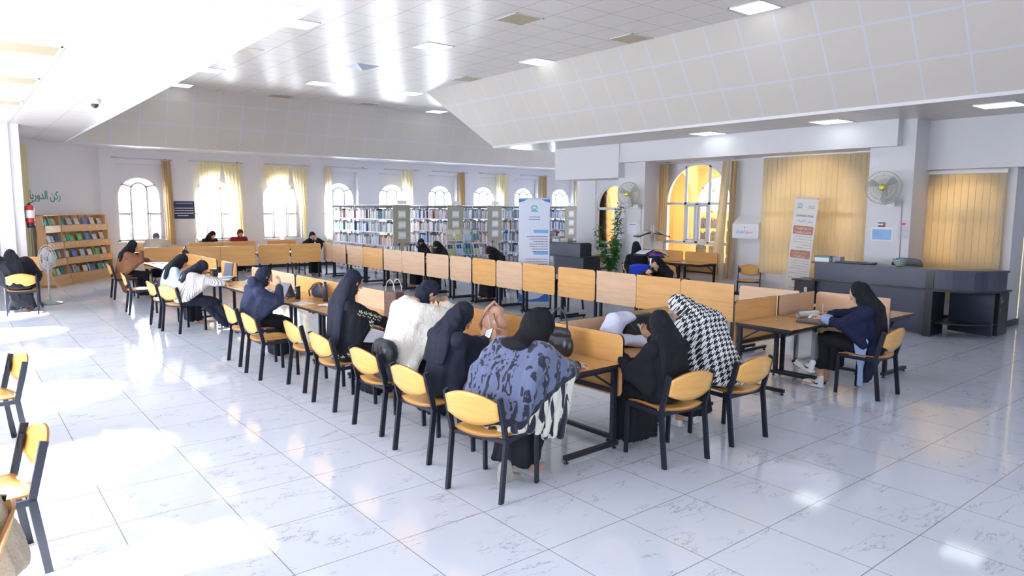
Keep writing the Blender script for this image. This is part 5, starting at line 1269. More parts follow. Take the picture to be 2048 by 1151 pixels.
for p in ((-.2, -.2), (-.2, .2), (.2, -.2), (.2, .2)): bar(bm, (p[0], p[1], 0), (p[0]*.8, p[1]*.8, .45), .03, .03)
box(bm, -.22, .22, -.22, .22, .44, .5, .02)
t = thing('office_chair', 'black office chair behind the counter, only its back edge showing', 'chair', (13.0, 5.25, 0), 0)
bm.free(); bm = BM(); prism(bm, rrect(.5, .55, .12, 5, (1, 1, 1, 1), -.25, .62), (.2, 0, 0), (0, 1, 0), (0, 0, 1), (.05, 0, 0)); obj('backrest', bm, M_ctrd, t)
bm = BM(); box(bm, -.23, .22, -.23, .23, .44, .5, .02); obj('seat', bm, M_ctrd, t)
bm = BM(); tube(bm, [(0, 0, .06), (0, 0, .44)], .03, 8); 
for k in range(5): a = k*2*PI/5; bar(bm, (0, 0, .07), (.27*math.cos(a), .27*math.sin(a), .03), .04, .03)
obj('base', bm, M_ctrd, t)

# grey desk at the stacks, piled books
M_gd = plain('desk_grey_laminate', (.115, .13, .18), .35); M_gdd = plain('desk_dark_grey', (.05, .055, .075), .35)
t = thing('service_desk', 'grey service desk with a raised front, by the fifth book stack', 'desk', (0, 0, 0))
bm = BM(); box(bm, 12.45, 12.48, 12.75, 13.95, .78, 1.10); box(bm, 12.45, 12.48, 13.98, 14.3, .78, 1.10); obj('front_panel', bm, M_gd, t)
bm = BM(); box(bm, 12.42, 12.80, 12.72, 14.32, 1.10, 1.125, .004); obj('raised_top', bm, M_gdd, t)
bm = BM(); box(bm, 12.45, 12.85, 12.73, 12.75, .78, 1.10); box(bm, 12.55, 13.15, 12.70, 12.73, 0, .75); obj('side_panel', bm, M_gdd, t)
bm = BM(); box(bm, 12.42, 13.2, 12.68, 14.32, .75, .78, .004); obj('desk_surface', bm, M_gdd, t)
bm = BM(); box(bm, 12.58, 12.61, 12.75, 13.85, .04, .75); obj('lower_panel', bm, M_gd, t)
rbk = random.Random(3)
for j, (y, n, nm) in enumerate(((14.12, 8, 'left'), (13.72, 4, 'middle'), (13.40, 3, 'right'))):
    z = 1.125
    for k in range(n):
        h = rbk.uniform(.022, .045); col = rbk.choice(['white', 'cream', 'green', 'grey', 'light blue', 'cream']); bm = BM(); box(bm, -.10, .10, -.14, .14, 0, h, .003); o = obj('book', bm, BMAT[col]); o.location = (12.60, y, z); o.rotation_euler = (0, 0, rbk.uniform(-.12, .12)); z += h
        tag(o, '%s book lying in the %s pile on the grey desk, %s' % (col, nm, 'topmost' if k == n-1 else 'number %d counted from the desk up' % (k+1) if False else ['lowest', 'second from below', 'third from below', 'fourth from below', 'fifth from below', 'sixth from below', 'seventh from below'][k]), 'book', 'books piled on the grey desk')

# ------------------------------------------------------------------ suggestion box
t = thing('suggestion_box', 'white wall box with red and blue Arabic lettering and a sloped lid', 'suggestion box', (0, 0, 0))
bm = BM(); prism(bm, [(13.88, 1.36), (14.2, 1.36), (14.2, 1.86), (14.12, 1.86), (13.88, 1.68)], (0, 8.62, 0), (1, 0, 0), (0, 0, 1), (0, .66, 0)); obj('housing', bm, M_white, t)
bm = BM(); box(bm, 13.868, 13.88, 8.68, 9.22, 1.40, 1.64, .003); obj('door_panel', bm, M_frame, t)
bm = BM(); lathe(bm, [(0, 0), (.012, 0), (.012, .008), (0, .008)], n=10); o = obj('lock', bm, M_steel, t); o.rotation_euler = (0, -PI/2, 0); o.location = (13.868, 8.96, 1.60)
def wtext(s, size, mat, loc, width, parent=None, name='lettering'):
    cu = bpy.data.curves.new('t', 'FONT'); cu.body = s; cu.size = size; cu.align_x = 'CENTER'; cu.align_y = 'CENTER'; cu.extrude = .0008
    o = bpy.data.objects.new('t', cu); C.objects.link(o); dg = bpy.context.evaluated_depsgraph_get(); me = bpy.data.meshes.new_from_object(o.evaluated_get(dg)); bpy.data.objects.remove(o)
    xs = [v.co.x for v in me.vertices]; k = width/max(1e-6, max(xs)-min(xs))
    for v in me.vertices: v.co = Vector((loc[0]-.001-v.co.z, loc[1]-v.co.x*k, loc[2]+v.co.y))
    me.materials.clear(); me.materials.append(mat); o = bpy.data.objects.new(name, me); C.objects.link(o)
    if parent: o.parent = parent
    return o
wtext(arabic('صندوق'), .10, M_red, (13.868, 8.84, 1.51), .17, t); wtext(arabic('المقترحات'), .10, M_blue, (13.868, 9.06, 1.51), .22, t)

# ------------------------------------------------------------------ wall fans
def wall_fan(x, y, z, label):
    t = thing('wall_fan', label, 'fan', (x, y, z), 0, 'fans on the pillars'); R = .29
    bm = BM()
    for r, d in ((R, 0), (R*.99, -.05), (R*.75, -.085), (R*.5, -.10), (R*.28, -.108), (R*.75, .07), (R*.45, .09)):
        tube(bm, [(d, r*math.cos(a), r*math.sin(a)) for a in [2*PI*k/32 for k in range(33)]], .0045 if r < R*.98 else .009, 5, False)
    for k in range(28):
        a = 2*PI*k/28; tube(bm, [(d, r*math.cos(a), r*math.sin(a)) for r, d in ((R*.2, -.11), (R*.6, -.098), (R*.9, -.065), (R, 0), (R*.85, .055), (R*.3, .095))], .0022, 4, False)
    obj('guard', bm, plain('fan_cream', (.62, .58, .46), .3), t)
    for k in range(3):
        bm = BM(); a0 = 2*PI*k/3+.4; pts = []
        for i, (r, w) in enumerate(((.05, .25), (.12, .55), (.20, .62), (.255, .50))): pts.append((r, w))
        g1 = [(r, a0-w/2) for r, w in pts]; g2 = [(r, a0+w/2) for r, w in pts]
        A = [bm.verts.new((-.03, r*math.cos(a), r*math.sin(a))) for r, a in g1]; B2 = [bm.verts.new((.02, r*math.cos(a), r*math.sin(a))) for r, a in g2]
        A2 = [bm.verts.new(v.co+Vector((.004, 0, 0))) for v in A]; B3 = [bm.verts.new(v.co+Vector((.004, 0, 0))) for v in B2]
        for i in range(3): bm.faces.new((A[i], A[i+1], B2[i+1], B2[i])); bm.faces.new((B3[i], B3[i+1], A2[i+1], A2[i])); bm.faces.new((A[i], A2[i], A2[i+1], A[i+1])); bm.faces.new((B2[i], B2[i+1], B3[i+1], B3[i]))
        bm.faces.new((A[3], A2[3], B3[3], B2[3])); bm.faces.new((A[0], B2[0], B3[0], A2[0]))
        obj('blade', bm, plain('fan_blade', (.42, .47, .47), .2), t)
    bm = BM(); ell(bm, (-.11, 0, 0), (.03, .06, .06)); obj('hub', bm, plain('fan_brass', (.60, .55, .12), .25, metal=.6), t)
    bm = BM(); ell(bm, (.10, 0, 0), (.10, .07, .07)); box(bm, .12, .22, -.04, .04, -.30, .02, .01); box(bm, .20, .40, -.03, .03, -.30, -.2, .01); obj('motor_arm', bm, plain('fan_body', (.60, .58, .52), .35), t)
    bm = BM(); box(bm, .14, .17, -.18, -.04, -.34, -.24, .008); obj('control_panel', bm, M_white, t)
    t.rotation_euler = (0, 0, .25)
    return t
wall_fan(13.03, 5.66, 2.41, 'wall fan with brass hub on the pillar above the counter')
wall_fan(13.03, 11.66, 2.36, 'wall fan with brass hub on the pillar above the climbing plant')
bm = BM(); tube(bm, [(13.41, 5.48, 2.2), (13.41, 5.46, 1.1)], .006, 5); tag(obj('cable', bm, plain('cable_grey', (.35, .36, .42), .5)), 'thin cable running down the pillar below the right wall fan', 'cable')
bm = BM(); tube(bm, [(13.41, 11.58, 2.1), (13.41, 11.57, 1.0)], .006, 5); tag(obj('cable', bm, bpy.data.materials['cable_grey']), 'thin cable running down the pillar below the left wall fan', 'cable')
# papers on the pillars
def sheet(y0, y1, z0, z1, mat, label, x=13.42, cat='paper notice'):
    t = thing('notice', label, cat, (0, 0, 0)); bm = BM(); box(bm, x-.004, x-.001, y0, y1, z0, z1); obj('sheet', bm, mat, t); return t
t = sheet(5.60, 6.0, 1.44, 1.70, M_paper, 'blue and white printed notice taped below the small flag')
bm = BM(); box(bm, 13.413, 13.416, 5.63, 5.97, 1.47, 1.66); obj('printed_picture', bm, plain('notice_blue', (.25, .45, .80), .4, var=.3, bump=.01, bscale=6), t)
t = sheet(5.335, 5.53, 1.48, 1.82, plain('pinkish_paper', (.70, .66, .76), .6), 'pinkish printed notice with a red mark beside the cable')
bm = BM(); lines(bm, (13.4155, 5.35, 1.70), (0, -1, 0), (0, 0, 1), .16, 8, .026, .006, 9, .4); obj('printed_text', bm, plain('faded_ink', (.35, .35, .5), .5), t)
bm = BM(); ell(bm, (13.416, 5.43, 1.765), (.001, .04, .022)); obj('red_mark', bm, M_red, t)
t = thing('flag', 'small green, white and black flag sticker with a red triangle on the pillar', 'flag', (0, 0, 0))
for k, mt in enumerate((M_steel, M_whiteink, plain('flag_green', (.02, .25, .14), .5))):
    bm = BM(); box(bm, 13.412, 13.415, 5.745, 5.875, 1.705+.028*k, 1.733+.028*k); obj('stripe', bm, mt, t)
bm = BM(); prism(bm, [(5.745, 1.705), (5.745, 1.789), (5.79, 1.747)], (13.4115, 0, 0), (0, 1, 0), (0, 0, 1), (-.002, 0, 0)); obj('triangle', bm, M_red, t)
t = sheet(11.72, 12.05, 1.36, 1.66, M_paper, 'white notice with a blue heading on the left pillar behind the plant')
bm = BM(); box(bm, 13.413, 13.416, 11.76, 11.97, 1.60, 1.615); obj('heading_bar', bm, M_blue, t)
t = sheet(11.60, 11.68, 1.62, 1.72, plain('pink_note', (.75, .58, .66), .6), 'small pink note at the edge of the left pillar')
t = sheet(13.97, 14.05, 1.22, 1.34, bpy.data.materials['pink_note'], 'small pink note on the wall left of the small arched window', x=14.2)
# notice between the first two far windows
t = thing('wall_notice', 'dark blue notice with white Arabic writing between the first two windows', 'wall notice', (0, 0, 0))
bm = BM(); box(bm, 5.23, 5.89, YW-.012, YW-.003, 1.62, 2.15, .002); obj('board', bm, plain('notice_navy', (.02, .03, .09), .35), t)
bm = BM(); lines(bm, (5.84, YW-.0125, 2.08), (1, 0, 0), (0, 0, 1), .50, 1, .05, .014, 21, .2); 
lines(bm, (5.86, YW-.0125, 1.93), (1, 0, 0), (0, 0, 1), .60, 3, .075, .020, 22, .1); lines(bm, (5.70, YW-.0125, 1.71), (1, 0, 0), (0, 0, 1), .34, 1, .05, .016, 23, .1); obj('lettering', bm, M_whiteink, t)
# ------------------------------------------------------------------ fire extinguisher and stand fan on the left
t = thing('fire_extinguisher', 'red fire extinguisher hanging on the square pillar', 'fire extinguisher', (1.30, 17.42, 1.55), 0)
bm = BM(); lathe(bm, [(.0, 0), (.075, 0), (.075, .10)], n=16); obj('boot', bm, M_dark, t)
bm = BM(); lathe(bm, [(.075, .10), (.078, .11), (.078, .40), (.06, .45), (.03, .47)], n=16); obj('cylinder', bm, plain('red_enamel', (.50, .03, .03), .25), t)
bm = BM(); lathe(bm, [(.079, .20), (.0795, .20), (.0795, .36), (.079, .36)], n=16); obj('label_band', bm, M_paper, t)
bm = BM(); lathe(bm, [(.03, .47), (.02, .50), (0, .50)], n=10); bar(bm, (-.02, 0, .50), (.07, 0, .53), .02, .015); tube(bm, [(-.02, 0, .49), (-.09, 0, .42), (-.09, 0, .12)], .01, 6); obj('valve', bm, M_dark, t)
t = thing('stand_fan', 'grey stand fan on a round base beside the far left desk', 'fan', (1.50, 17.0, 0), 0); zf = .93
bm = BM(); lathe(bm, [(0, 0), (.24, 0), (.22, .03), (.10, .06), (.04, .10), (0, .10)], n=24); obj('base', bm, plain('fan_grey', (.30, .32, .32), .35), t)
bm = BM(); tube(bm, [(0, 0, .08), (0, 0, zf-.05)], .018, 8); obj('pole', bm, M_stackl, t)
bm = BM(); Rf = .28
for r, d in ((Rf, 0), (Rf*.8, -.05), (Rf*.5, -.07), (Rf*.8, .05)): tube(bm, [(r*math.cos(a)*.55, d + r*math.cos(a)*.0, zf + r*math.sin(a)) for a in [2*PI*k/28 for k in range(29)]], .006, 4, False)
for k in range(24): a = 2*PI*k/24; tube(bm, [(r*math.cos(a)*.55, d, zf + r*math.sin(a)) for r, d in ((.05, -.075), (Rf*.6, -.065), (Rf, 0), (Rf*.6, .055), (.05, .06))], .003, 4, False)
obj('guard', bm, M_stackl, t)
for k in range(3):
    bm = BM(); a = 2*PI*k/3; ell(bm, (.13*math.cos(a)*.55, 0, zf+.13*math.sin(a)), (.06, .008, .09)); obj('blade', bm, bpy.data.materials['fan_blade'], t)
bm = BM(); ell(bm, (0, .08, zf), (.05, .09, .06)); obj('motor', bm, bpy.data.materials['fan_grey'], t)
#@@PART6
# ------------------------------------------------------------------ climbing plant by the left pillar
t = thing('potted_plant', 'tall green climbing plant in a pot at the edge of the left pillar', 'plant', (13.10, 12.30, 0), 0)
bm = BM(); lathe(bm, [(0, 0), (.12, 0), (.16, .28), (.17, .30), (.15, .30), (.14, .26), (0, .26)], n=18); obj('pot', bm, plain('pot_dark', (.10, .09, .09), .4), t)
rp = random.Random(4); M_leaf = plain('leaf_green', (.045, .19, .035), .5, var=.45, bump=.02, bscale=6); stems = []
bm = BM()
for k in range(5):
    p = Vector((rp.uniform(-.05, .05), rp.uniform(-.05, .05), .26)); pts = [p.copy()]
    H_ = (2.1, 1.75, 1.5, 1.3, 1.1)[k]; dx, dy = (.0, -.05), None
    while p.z < H_:
        p = p + Vector((rp.uniform(-.05, .05), rp.uniform(-.055, .055) + (.02 if k in (2, 4) else -.006), .11)); pts.append(p.copy())
    tube(bm, pts, [.008]*len(pts), 5); stems.append(pts)
obj('stems', bm, plain('stem_brown', (.16, .17, .07), .7), t)
bm = BM()
def leaf(bm, p, d, ln, wd):
    d = Vector(d).normalized(); s = d.cross(Vector((0, 0, 1))).normalized(); n = s.cross(d)
    q = [p, p + d*ln*.35 + s*wd + n*.008, p + d*ln, p + d*ln*.35 - s*wd + n*.008]; v = [bm.verts.new(x) for x in q]; m_ = bm.verts.new(p + d*ln*.4 - n*.006)
    for i in range(4): bm.faces.new((v[i], v[(i+1) % 4], m_))
for pts in stems:
    for a, b in zip(pts, pts[1:]):
        if a.z < .45: continue
        for k in range(22 if a.z < 1.2 else 12):
            c = a.lerp(b, rp.random()) + Vector((rp.uniform(-.07, .07), rp.uniform(-.10, .10), rp.uniform(-.05, .05))); an_ = rp.random()*2*PI
            leaf(bm, c, (math.cos(an_), math.sin(an_), rp.uniform(-.7, .2)), rp.uniform(.08, .13), rp.uniform(.022, .038))
obj('leaves', bm, M_leaf, t, fix=False)

# ------------------------------------------------------------------ book lectern stand with four trays
t = thing('book_stand', 'silver post with sloped black trays holding open books, on two levels', 'book stand', (11.55, 9.66, 0), 0)
bm = BM(); tube(bm, [(0, 0, .03), (0, 0, 1.66)], .035, 14); obj('post', bm, plain('brushed_silver', (.55, .57, .62), .3, metal=.6), t)
bm = BM(); lathe(bm, [(0, 0), (.22, 0), (.22, .02), (.05, .05), (0, .05)], n=20); obj('base', bm, M_ctrd, t)
trays = [(0, 2.6, 1.50), (1, 5.5, 1.50), (2, 3.0, 1.12), (3, 4.15, 1.08), (4, 5.4, 1.10), (5, 1.6, 1.12)]
M_purple = plain('book_purple', (.16, .05, .38), .4, var=.5, bump=.01, bscale=12)
for k, a, z in trays:
    bm = BM(); d = Vector((math.cos(a), math.sin(a), 0)); s = Vector((-d.y, d.x, 0)); c0 = d*.07 + Vector((0, 0, z+.04)); c1 = d*.36 + Vector((0, 0, z-.08))
    dv = (c1-c0).normalized(); nn = s.cross(dv); 
    if nn.z < 0: nn = -nn
    m0 = (c0+c1)/2; prism(bm, [(-.15, -.17), (.15, -.17), (.15, .17), (-.15, .17)], m0, dv, s, nn*-.012); prism(bm, [(.14, -.17), (.15, -.17), (.15, .17), (.14, .17)], m0, dv, s, nn*.02); bar(bm, (0, 0, z), m0 - nn*.012, .03, .02)
    obj('tray', bm, M_ctrd, t)
    if k < 5:
        bm = BM(); 
        for sg in (-1, 1): prism(bm, [(0, 0), (sg*.14, .012), (sg*.145, .0), (0, -.008)], m0 + nn*.012 - dv*.10, s, nn, dv*.2)
        o = obj('book', bm, [BMAT['cream'], M_paper, M_paper, M_purple, BMAT['blue']][k] if k != 3 else M_purple); o.location = (11.55, 9.66, 0)
        tag(o, ['cream book lying open on the upper left tray of the silver post', 'white book on the upper right tray of the silver post', 'white book on the lower left tray beside the sitting figure', 'open book with a purple page on the lower front tray', 'blue-edged book on the lower right tray of the silver post'][k], 'book')

# ------------------------------------------------------------------ blue chair
t = thing('plastic_chair', 'chair with bright blue plastic seat and back beside the silver book post', 'chair', (11.5, 9.95, 0), .75)
M_bp = plain('blue_plastic', (.01, .05, .62), .35)
bm = BM(); plate_curved(bm, lambda u: (.60 + .03*abs(2*u-1)**2, .86 - .05*abs(2*u-1)**2), 10, 5, lambda u, v: Vector((-.21 - .25*(v-.6) - .03*math.cos(PI*(u-.5)), (2*u-1)*.22, v)), .014, 0, 0); obj('backrest', bm, M_bp, t)
bm = BM(); plate_curved(bm, lambda u: (-.2, .22), 8, 6, lambda u, v: Vector((v, (2*u-1)*.21, .45 - .02*math.cos(PI*(u-.5)))), .014, 0, 0); obj('seat', bm, M_bp, t)
for s in (-1, 1):
    bm = BM(); tube(bm, [(-.22, s*.2, 0), (-.17, s*.2, .43), (-.27, s*.2, .80)], .011, 8); obj('rear_leg', bm, M_steel, t)
    bm = BM(); tube(bm, [(.22, s*.2, 0), (.17, s*.2, .43), (-.17, s*.2, .43)], .011, 8); obj('front_leg', bm, M_steel, t)

# ------------------------------------------------------------------ bags, bottles, paper on the desks
ZD = ZT + .001
def soft(name, bm, mat, loc, rz, label, cat, vox=.008, fold=(.008, 16, 8, 1), parent=None, smooth=3):
    o = blob(name, bm, mat, parent, vox, smooth, fold); o.location = loc; o.rotation_euler = (0, 0, rz)
    if label: tag(o, label, cat)
    return o
def sbox(bm, x0, x1, y0, y1, z0, z1, r=.03): box(bm, x0, x1, y0, y1, z0, z1, r)
# tan leather backpack
M_tan = plain('tan_leather', (.50, .29, .20), .45, bump=.15, bscale=50)
bm = BM(); chain(bm, [(0, -.09, .09), (0, .09, .09)], [(.08, .07, .09)]*2); chain(bm, [(0, -.08, .2), (0, .09, .2)], [(.075, .08, .09)]*2); chain(bm, [(.02, -.04, .31), (.02, .05, .31)], [(.05, .06, .05)]*2)
bp = soft('backpack', bm, M_tan, (3.98, 5.22, ZD), .15, 'tan leather backpack standing against the board of the front row', 'backpack')
bm = BM(); tube(bm, [(-.03, .10, .06), (-.08, .12, .18), (-.05, .05, .33), (.0, .0, .40), (.03, -.03, .35)], .014, 8); tube(bm, [(-.03, -.10, .06), (-.09, -.13, .16), (-.07, -.06, .30)], .012, 8); obj('strap', bm, M_tan, bp)
bm = BM(); tube(bm, [(-.088, -.01, .28), (-.095, -.03, .20), (-.092, -.04, .14)], .004, 6); obj('zip', bm, M_stackl, bp)
bm = BM(); tube(bm, [(-.085, -.10, .16), (-.10, -.16, .17), (-.09, -.22, .16)], .007, 6); tube(bm, [(-.085, -.10, .16), (-.10, -.13, .10)], .007, 6); obj('bow', bm, M_tan, bp)
# black handbag with hoop handle
bm = BM(); chain(bm, [(0, -.10, .10), (0, .10, .10)], [(.055, .06, .10)]*2); chain(bm, [(0, -.08, .2), (0, .08, .2)], [(.04, .06, .06)]*2)
hb = soft('handbag', bm, M_ctrd, (4.08, 4.42, ZD), .05, 'black handbag with a raised round handle behind the black hood', 'handbag')
bm = BM(); tube(bm, [(0, .10*math.cos(a), .25 + .17*math.sin(a)) for a in [PI*k/14 for k in range(15)]], .008, 8); obj('handle', bm, M_ctrd, hb)
# bottles
def bottle(x, y, r, h, label, mat, neck=True, kind='bottle'):
    t = thing('bottle', label, kind, (x, y, ZD)); bm = BM(); lathe(bm, [(0, 0), (r, 0), (r, h*.72), (r*.9, h*.8), (r*.5, h*.86), (r*.5, h*.9)] if neck else [(0, 0), (r, 0), (r, h*.88), (0, h*.88)], n=20); obj('flask', bm, mat, t)
    bm = BM(); lathe(bm, [(r*.55, h*.88), (r*.55, h), (0, h)] if neck else [(r*1.02, h*.86), (r*1.02, h), (0, h)], n=16); obj('cap', bm, M_ctrd, t); return t
M_flask = plain('dark_flask', (.025, .035, .07), .25, coat=.3)
bottle(3.92, 8.93, .036, .27, 'tall dark metal bottle on the front row beside the shoulder bag', M_flask)
bottle(3.72, 9.40, .038, .18, 'short dark tumbler standing between the tablet and the shoulder bag', M_flask, False)
M_pet = plain('pet_bottle', (.45, .62, .80), .1); 
bottle(8.66, 14.42, .03, .36, 'small clear blue water bottle showing above the back row boards', M_pet)
bottle(8.2, 19.3, .03, .30, 'small clear bottle above the far desk boards by the third window', M_pet)
bottle(5.55, 21.45, .03, .34, 'clear bottle above the far desk board by the second window', M_pet)
# tablet in a folded cover
t = thing('tablet', 'grey tablet propped up in its folded cover on the front row', 'tablet', (3.66, 9.72, ZD), .25)
bm = BM(); bar(bm, (-.09, 0, .006), (.02, 0, .20), .24, .012, (1, 0, 0)); obj('cover', bm, plain('tablet_grey', (.17, .17, .21), .5), t)
bm = BM(); bar(bm, (.02, 0, .195), (.09, 0, .006), .24, .006, (1, 0, 0)); obj('stand_flap', bm, bpy.data.materials['tablet_grey'], t)
bm = BM(); box(bm, -.12, .12, -.12, .12, .0, .006, .002); obj('base_flap', bm, bpy.data.materials['tablet_grey'], t)
# shoulder bag
bm = BM(); chain(bm, [(0, -.10, .09), (0, .10, .09)], [(.05, .06, .09)]*2); chain(bm, [(.0, -.06, .18), (0, .08, .16)], [(.04, .06, .05)]*2)
sb = soft('shoulder_bag', bm, plain('bag_slate', (.05, .055, .09), .6), (4.0, 9.35, ZD), .1, 'dark grey shoulder bag with a brown strap on the front row desk', 'bag')
bm = BM(); tube(bm, [(-.05, .15, .02), (-.09, .10, .10), (-.07, 0, .2), (-.05, -.10, .23), (-.03, -.17, .12), (-.03, -.19, .04)], .012, 8); obj('strap', bm, plain('strap_brown', (.30, .12, .05), .5), sb)
# papers and books
def flat(name, x, y, rz, w, d, h, mat, label, cat='book', z=ZD, pages=True, tilt=0):
    if h < .006 or not pages:
        bm = BM(); box(bm, -w/2, w/2, -d/2, d/2, 0, h, 0); o = obj(name, bm, mat); o.location = (x, y, z); o.rotation_euler = (tilt, 0, rz); return tag(o, label, cat)
    t = thing(name, label, cat, (x, y, z), rz); bm = BM(); box(bm, -w/2, w/2, -d/2, d/2, 0, .003); box(bm, -w/2, w/2, -d/2, d/2, h-.003, h); box(bm, -w/2, -w/2+.004, -d/2, d/2, 0, h); obj('cover', bm, mat, t)
    bm = BM(); box(bm, -w/2+.004, w/2-.006, -d/2+.005, d/2-.005, .003, h-.003); obj('pages', bm, M_page, t); return t
flat('paper_sheet', 3.60, 8.93, .2, .21, .30, .004, M_paper, 'white sheet of paper at the desk edge below the dark bottle', 'paper')
bm = BM(); chain(bm, [(0, -.10, .012), (.02, 0, .02), (-.02, .10, .012)], [(.03, .03, .010), (.03, .05, .018), (.02, .03, .010)]); soft('scarf', bm, plain('pale_cloth', (.55, .52, .48), .8), (3.72, 8.48, ZD), .2, 'crumpled pale cloth lying by the white sheet of paper', 'cloth', .006)
flat('notebook', 3.72, 4.02, .3, .16, .24, .012, plain('nb_dark', (.10, .08, .10), .4), 'white notebook by the right arm of the shawl woman', 'notebook')
flat('sheet', 3.70, 4.05, .32, .15, .22, .003, M_paper, 'white page lying on the notebook near the shawl', 'paper', ZD+.013)
bm = BM(); tube(bm, [(3.80, 3.95, ZD+.006), (3.90, 3.92, ZD+.006)], .005, 6); tag(obj('pen', bm, M_red), 'red pen on the desk beside the white notebook', 'pen')
bm = BM(); chain(bm, [(0, -.03, .02), (.01, .04, .02)], [.028, .024]); soft('tissue', bm, M_white_c, (3.86, 4.20, ZD), 0, 'crumpled white tissue next to the notebook', 'tissue', .006)
flat('book', 3.62, 10.55, .1, .20, .28, .03, M_paper, 'thick white book at the desk edge left of the navy hoodie')
flat('book', 3.60, 10.55, .2, .19, .26, .018, BMAT['white'], 'thin white book lying on the thick white book', 'book', ZD+.031)
flat('binder', 3.62, 12.45, -.3, .28, .34, .03, M_ctrd, 'black binder with open pages before the striped blouse', 'binder')
flat('sheet', 3.58, 12.40, -.45, .26, .36, .004, M_paper, 'open white pages on the black binder', 'paper', ZD+.031)
flat('sheet', 3.75, 12.75, -.1, .21, .30, .004, M_paper, 'loose white sheet partly on the black binder', 'paper', ZD+.036)
t = thing('folder', 'dark grey folder standing upright on the front row', 'folder', (3.85, 12.98, ZD), .5); bm = BM(); bar(bm, (0, 0, 0), (.05, 0, .26), .19, .02, (1, 0, 0)); obj('cover', bm, plain('folder_slate', (.10, .11, .16), .5), t)
bm = BM(); sbox(bm, -.05, .05, -.10, .10, 0, .13, .02); hb2 = obj('handbag', bm, M_ctrd); hb2.location = (3.75, 13.45, ZD); tag(hb2, 'small black clutch bag with gold clasp beside the standing folder', 'handbag')
bm = BM(); box(bm, -.054, -.049, -.03, .03, .05, .08, .002); obj('clasp', bm, plain('gold', (.6, .42, .12), .3, metal=.7), hb2)
bm = BM(); ell(bm, (0, 0, .05), (.09, .10, .055)); ell(bm, (.06, .03, .03), (.07, .09, .03)); soft('cap', bm, plain('mauve_cloth', (.33, .32, .42), .85), (3.78, 11.55, ZD), 0, 'folded mauve cloth cap on the desk left of the navy hoodie', 'cap')
# black bag of the brown jacket
bm = BM(); chain(bm, [(0, -.10, .10), (0, .10, .10)], [(.07, .07, .10)]*2); chain(bm, [(0, -.02, .22), (0, .06, .24)], [(.05, .06, .08)]*2)
bb = soft('backpack', bm, M_navyblk, (4.05, 16.6, ZD), .3, 'black backpack standing on the far end of the front row', 'backpack', .01)
bm = BM(); tube(bm, [(0, -.03, .30), (.0, 0, .40), (0, .05, .33)], .01, 6); obj('handle', bm, M_ctrd, bb)
flat('notebook', 3.55, 17.0, .2, .18, .24, .01, plain('nb_pink', (.65, .35, .42), .5), 'pinkish notebook under the hand of the brown jacket', 'notebook')
# backpack on the third chair
bm = BM(); chain(bm, [(0, -.10, .10), (0, .10, .10)], [(.10, .08, .10)]*2); chain(bm, [(0, -.08, .26), (0, .08, .26)], [(.085, .085, .12)]*2)
bk = soft('backpack', bm, plain('black_leather', (.018, .022, .035), .35, bump=.2, bscale=40), (2.985, 5.54, .465), 0, 'black leather backpack on the third chair, behind the white fur coat', 'backpack', .009)
bm = BM(); 
for y in (-.10, -.03, .05): tube(bm, [(-.075, y, .05), (-.105, y-.01, .2), (-.09, y, .34)], .005, 6)
obj('seam', bm, M_ctrd, bk)
# phones
def phone(loc, rot, label, mat):
    t = thing('phone', label, 'phone', loc); t.rotation_euler = rot; bm = BM(); box(bm, -.037, .037, -.075, .075, -.004, .004, .004); obj('case', bm, M_ctrd, t)
    bm = BM(); box(bm, -.033, .033, -.07, .07, .0042, .005); obj('screen', bm, mat, t); return t
hp = Matrix.Translation(p2.location) @ Matrix.Rotation(p2.rotation_euler.z, 4, 'Z') @ q2['hr']
ph = phone(hp + Vector((.06, .03, .045)), (.5, -.45, -PI/2+.5), 'lit phone in the hand of the second woman of the front row', emit('phone_screen', (.55, .65, .9), .8))
bm = BM(); 
for i in range(6): box(bm, -.026, .02-.01*(i % 3), .045-.018*i, .049-.018*i, .0052, .0056)
obj('screen_text', bm, M_ink, ph)
hp = Matrix.Translation(p18.location) @ Matrix.Rotation(p18.rotation_euler.z, 4, 'Z') @ q18['hr']
phone(hp + Vector((-.01, .08, .05)), (.9, .0, .5), 'phone with a teal screen held by the woman with the blue ribbon', emit('phone_screen_teal', (.12, .32, .36), .5))
# white coat bundle and black bag on the cross desk
bm = BM(); chain(bm, [(-.10, 0, .10), (.0, .02, .24), (.14, .0, .26)], [(.10, .12, .10), (.09, .10, .08), (.07, .10, .05)]); chain(bm, [(0, -.05, .06), (.25, -.28, .05), (.40, -.30, .04)], [(.12, .10, .06), (.12, .09, .045), (.08, .08, .03)])
soft('folded_coat', bm, plain('white_lab_cloth', (.62, .66, .84), .8), (4.82, 4.42, ZD), 0, 'white lab coat bundled on the cross desk beside the phone user', 'coat', .010, (.03, 7, 5, 4))
bm = BM(); sbox(bm, -.22, .22, -.05, .04, 0, .24, .03)
cb = obj('tote_bag', bm, plain('quilted_black', (.014, .014, .018), .3, bump=.4, bscale=30)); cb.location = (5.28, 4.60, ZD); tag(cb, 'black bag leaning on the board behind the white coat bundle', 'bag')
bm = BM(); 
for i in range(9): box(bm, -.18+.016*i, -.172+.016*i, -.0515, -.0505, .20-.014*i, .206-.014*i)
obj('stitching', bm, M_stackl, cb)
